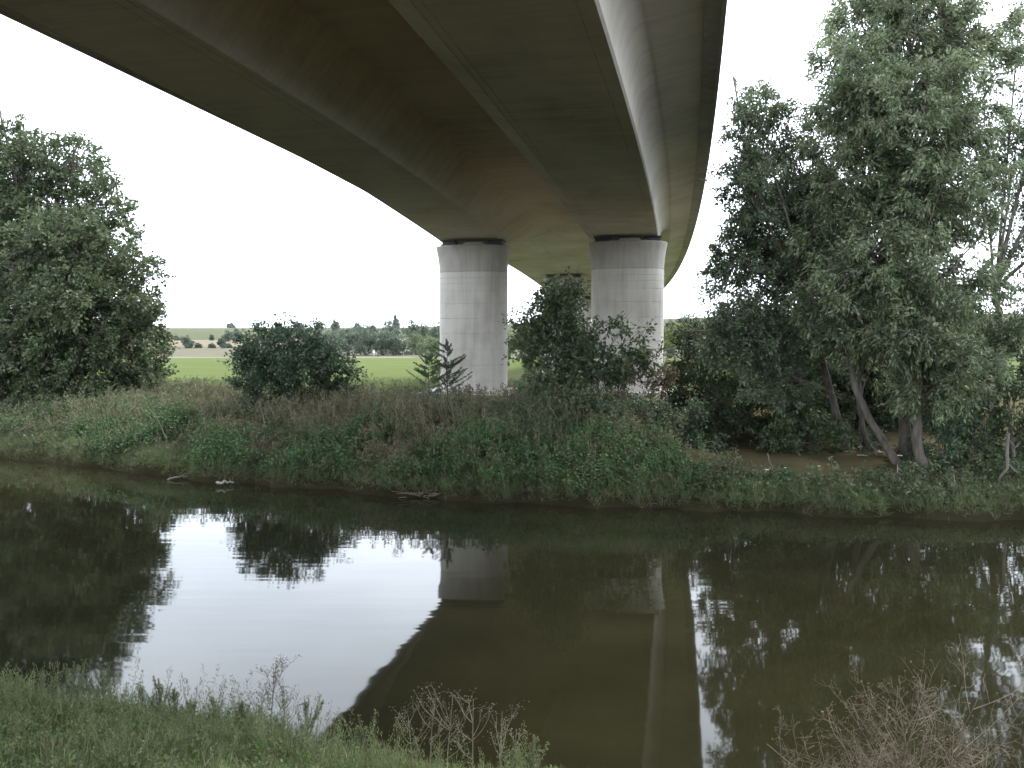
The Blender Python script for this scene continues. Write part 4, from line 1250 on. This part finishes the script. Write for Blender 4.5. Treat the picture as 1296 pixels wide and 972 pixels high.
stick('dead_branch', 'short stub standing at the left end of the bare earth', 'branch', [at(980, 602, 22.4), at(975, 588, 22.4), at(971, 574, 22.4)], 0.03, 'bark_pale', 'dead wood on the right bank')
stick('dead_branch', 'pale stick lying at the back of the bare earth', 'branch', [at(1085, 576, 23.6), at(1092, 576, 23.6), at(1098, 577, 23.6)], 0.015, 'driftwood', 'dead wood on the right bank')
stick('dead_branch', 'light log end under the leaning trunk', 'branch', [at(1111, 571, 23.4), at(1116, 573, 23.4), at(1122, 574, 23.4)], 0.035, 'driftwood', 'dead wood on the right bank')
rng = np.random.default_rng(92)
wb = Buf()
for k in range(70):
    s_ = at(rng.uniform(1150, 1290), rng.uniform(625, 655), 19.9); s_[2] = max(s_[2], float(gz(s_[0], s_[1])) + .02)
    e = s_ + rng.normal(size=3) * [.25, .15, .12] + [0, 0, .06]
    wb.tube(np.array([s_, (s_ + e) / 2 + rng.normal(size=3) * .04, e]), [0.011, 0.009, 0.004], 4)
tag(wb.build('root_tangle', M['bark_pale'], None, True), 'tangle of exposed roots at the right waterline', 'roots')


def scrap(lab, px, py, D_, size, seed):
    rng = np.random.default_rng(seed)
    c = at(px, py, D_); c[2] = max(c[2], float(gz(c[0], c[1]))) + 0.02
    n = 7
    gxx, gyy = np.meshgrid(np.linspace(-1, 1, n), np.linspace(-1, 1, 4))
    top = np.stack([gxx * size, gyy * size * 0.5, rng.uniform(0, 0.5, gxx.shape) * size], -1).reshape(-1, 3)
    v = np.concatenate([top, top - [0, 0, 0.006]]) + c
    i, j = np.meshgrid(np.arange(3), np.arange(n - 1), indexing='ij'); q = (i * n + j).ravel()
    f = np.stack([q, q + 1, q + n + 1, q + n], -1)
    f = np.concatenate([f, f[:, ::-1] + n * 4])
    tag(mesh_obj('litter_scrap', v, f, M['litter']), lab, 'litter', 'litter on the right bank')


scrap('white scrap at the water edge below the bare earth', 1101, 651, 19.75, 0.08, 1)
scrap('small white scrap in the middle of the bare earth', 1037, 591, 22.7, 0.035, 2)
scrap('tiny pale scrap at the left of the bare earth', 994, 593, 22.6, 0.03, 3)
scrap('pale scrap beside the stub on the bare earth', 970, 596, 22.3, 0.06, 4)
scrap('whitish scrap caught against the leaning trunk', 1139, 578, 22.9, 0.06, 5)

# pale leaning dry stalks among the far weeds
for i, (x0_, y0_, x1_, y1_, lab) in enumerate([(212, 560, 195, 540, 'pale dry stalk leaning left on the left bank'), (262, 568, 254, 545, 'pale dry stalk below the gap in the trees'),
                                               (355, 588, 340, 560, 'dry straw coloured stalk below the round shrub'), (372, 590, 366, 558, 'upright dry stalk below the round shrub'), (338, 580, 328, 552, 'slanting dry stalk left of the straw coloured one')]):
    D_ = 27.5
    p0, p1 = at(x0_, y0_, D_), at(x1_, y1_, D_ + .2)
    p0[2] = float(gz(p0[0], p0[1]))
    p1[2] = max(p1[2], p0[2] + 1.0)
    stick('dry_stalk', lab, 'dry stalk', [p0, (p0 + p1) / 2 + [.03, 0, 0], p1], 0.014, 'stem', 'dry stalks on the far bank',
          [[(p0 + p1) / 2, (p0 + p1) / 2 + [.2, 0, .3]], [p0 * .3 + p1 * .7, p0 * .3 + p1 * .7 + [-.18, 0, .25]]])


# ------------------------------------------------------------------ thin summer haze over the valley
hb = Buf(); hb.box((0, 3270, 29), (10400, 6760, 66))
m = bpy.data.materials.new('haze'); m.use_nodes = True
t = m.node_tree; t.nodes.clear()
out = N(t, 'ShaderNodeOutputMaterial'); pv = N(t, 'ShaderNodeVolumePrincipled')
pv.inputs['Color'].default_value = (0.9, 0.94, 1.0, 1)
pv.inputs['Density'].default_value = 0.00005
pv.inputs['Anisotropy'].default_value = 0.2
t.links.new(pv.outputs[0], out.inputs['Volume'])
tag(hb.build('haze', m), 'thin pale haze in the valley air', 'haze', kind='stuff')
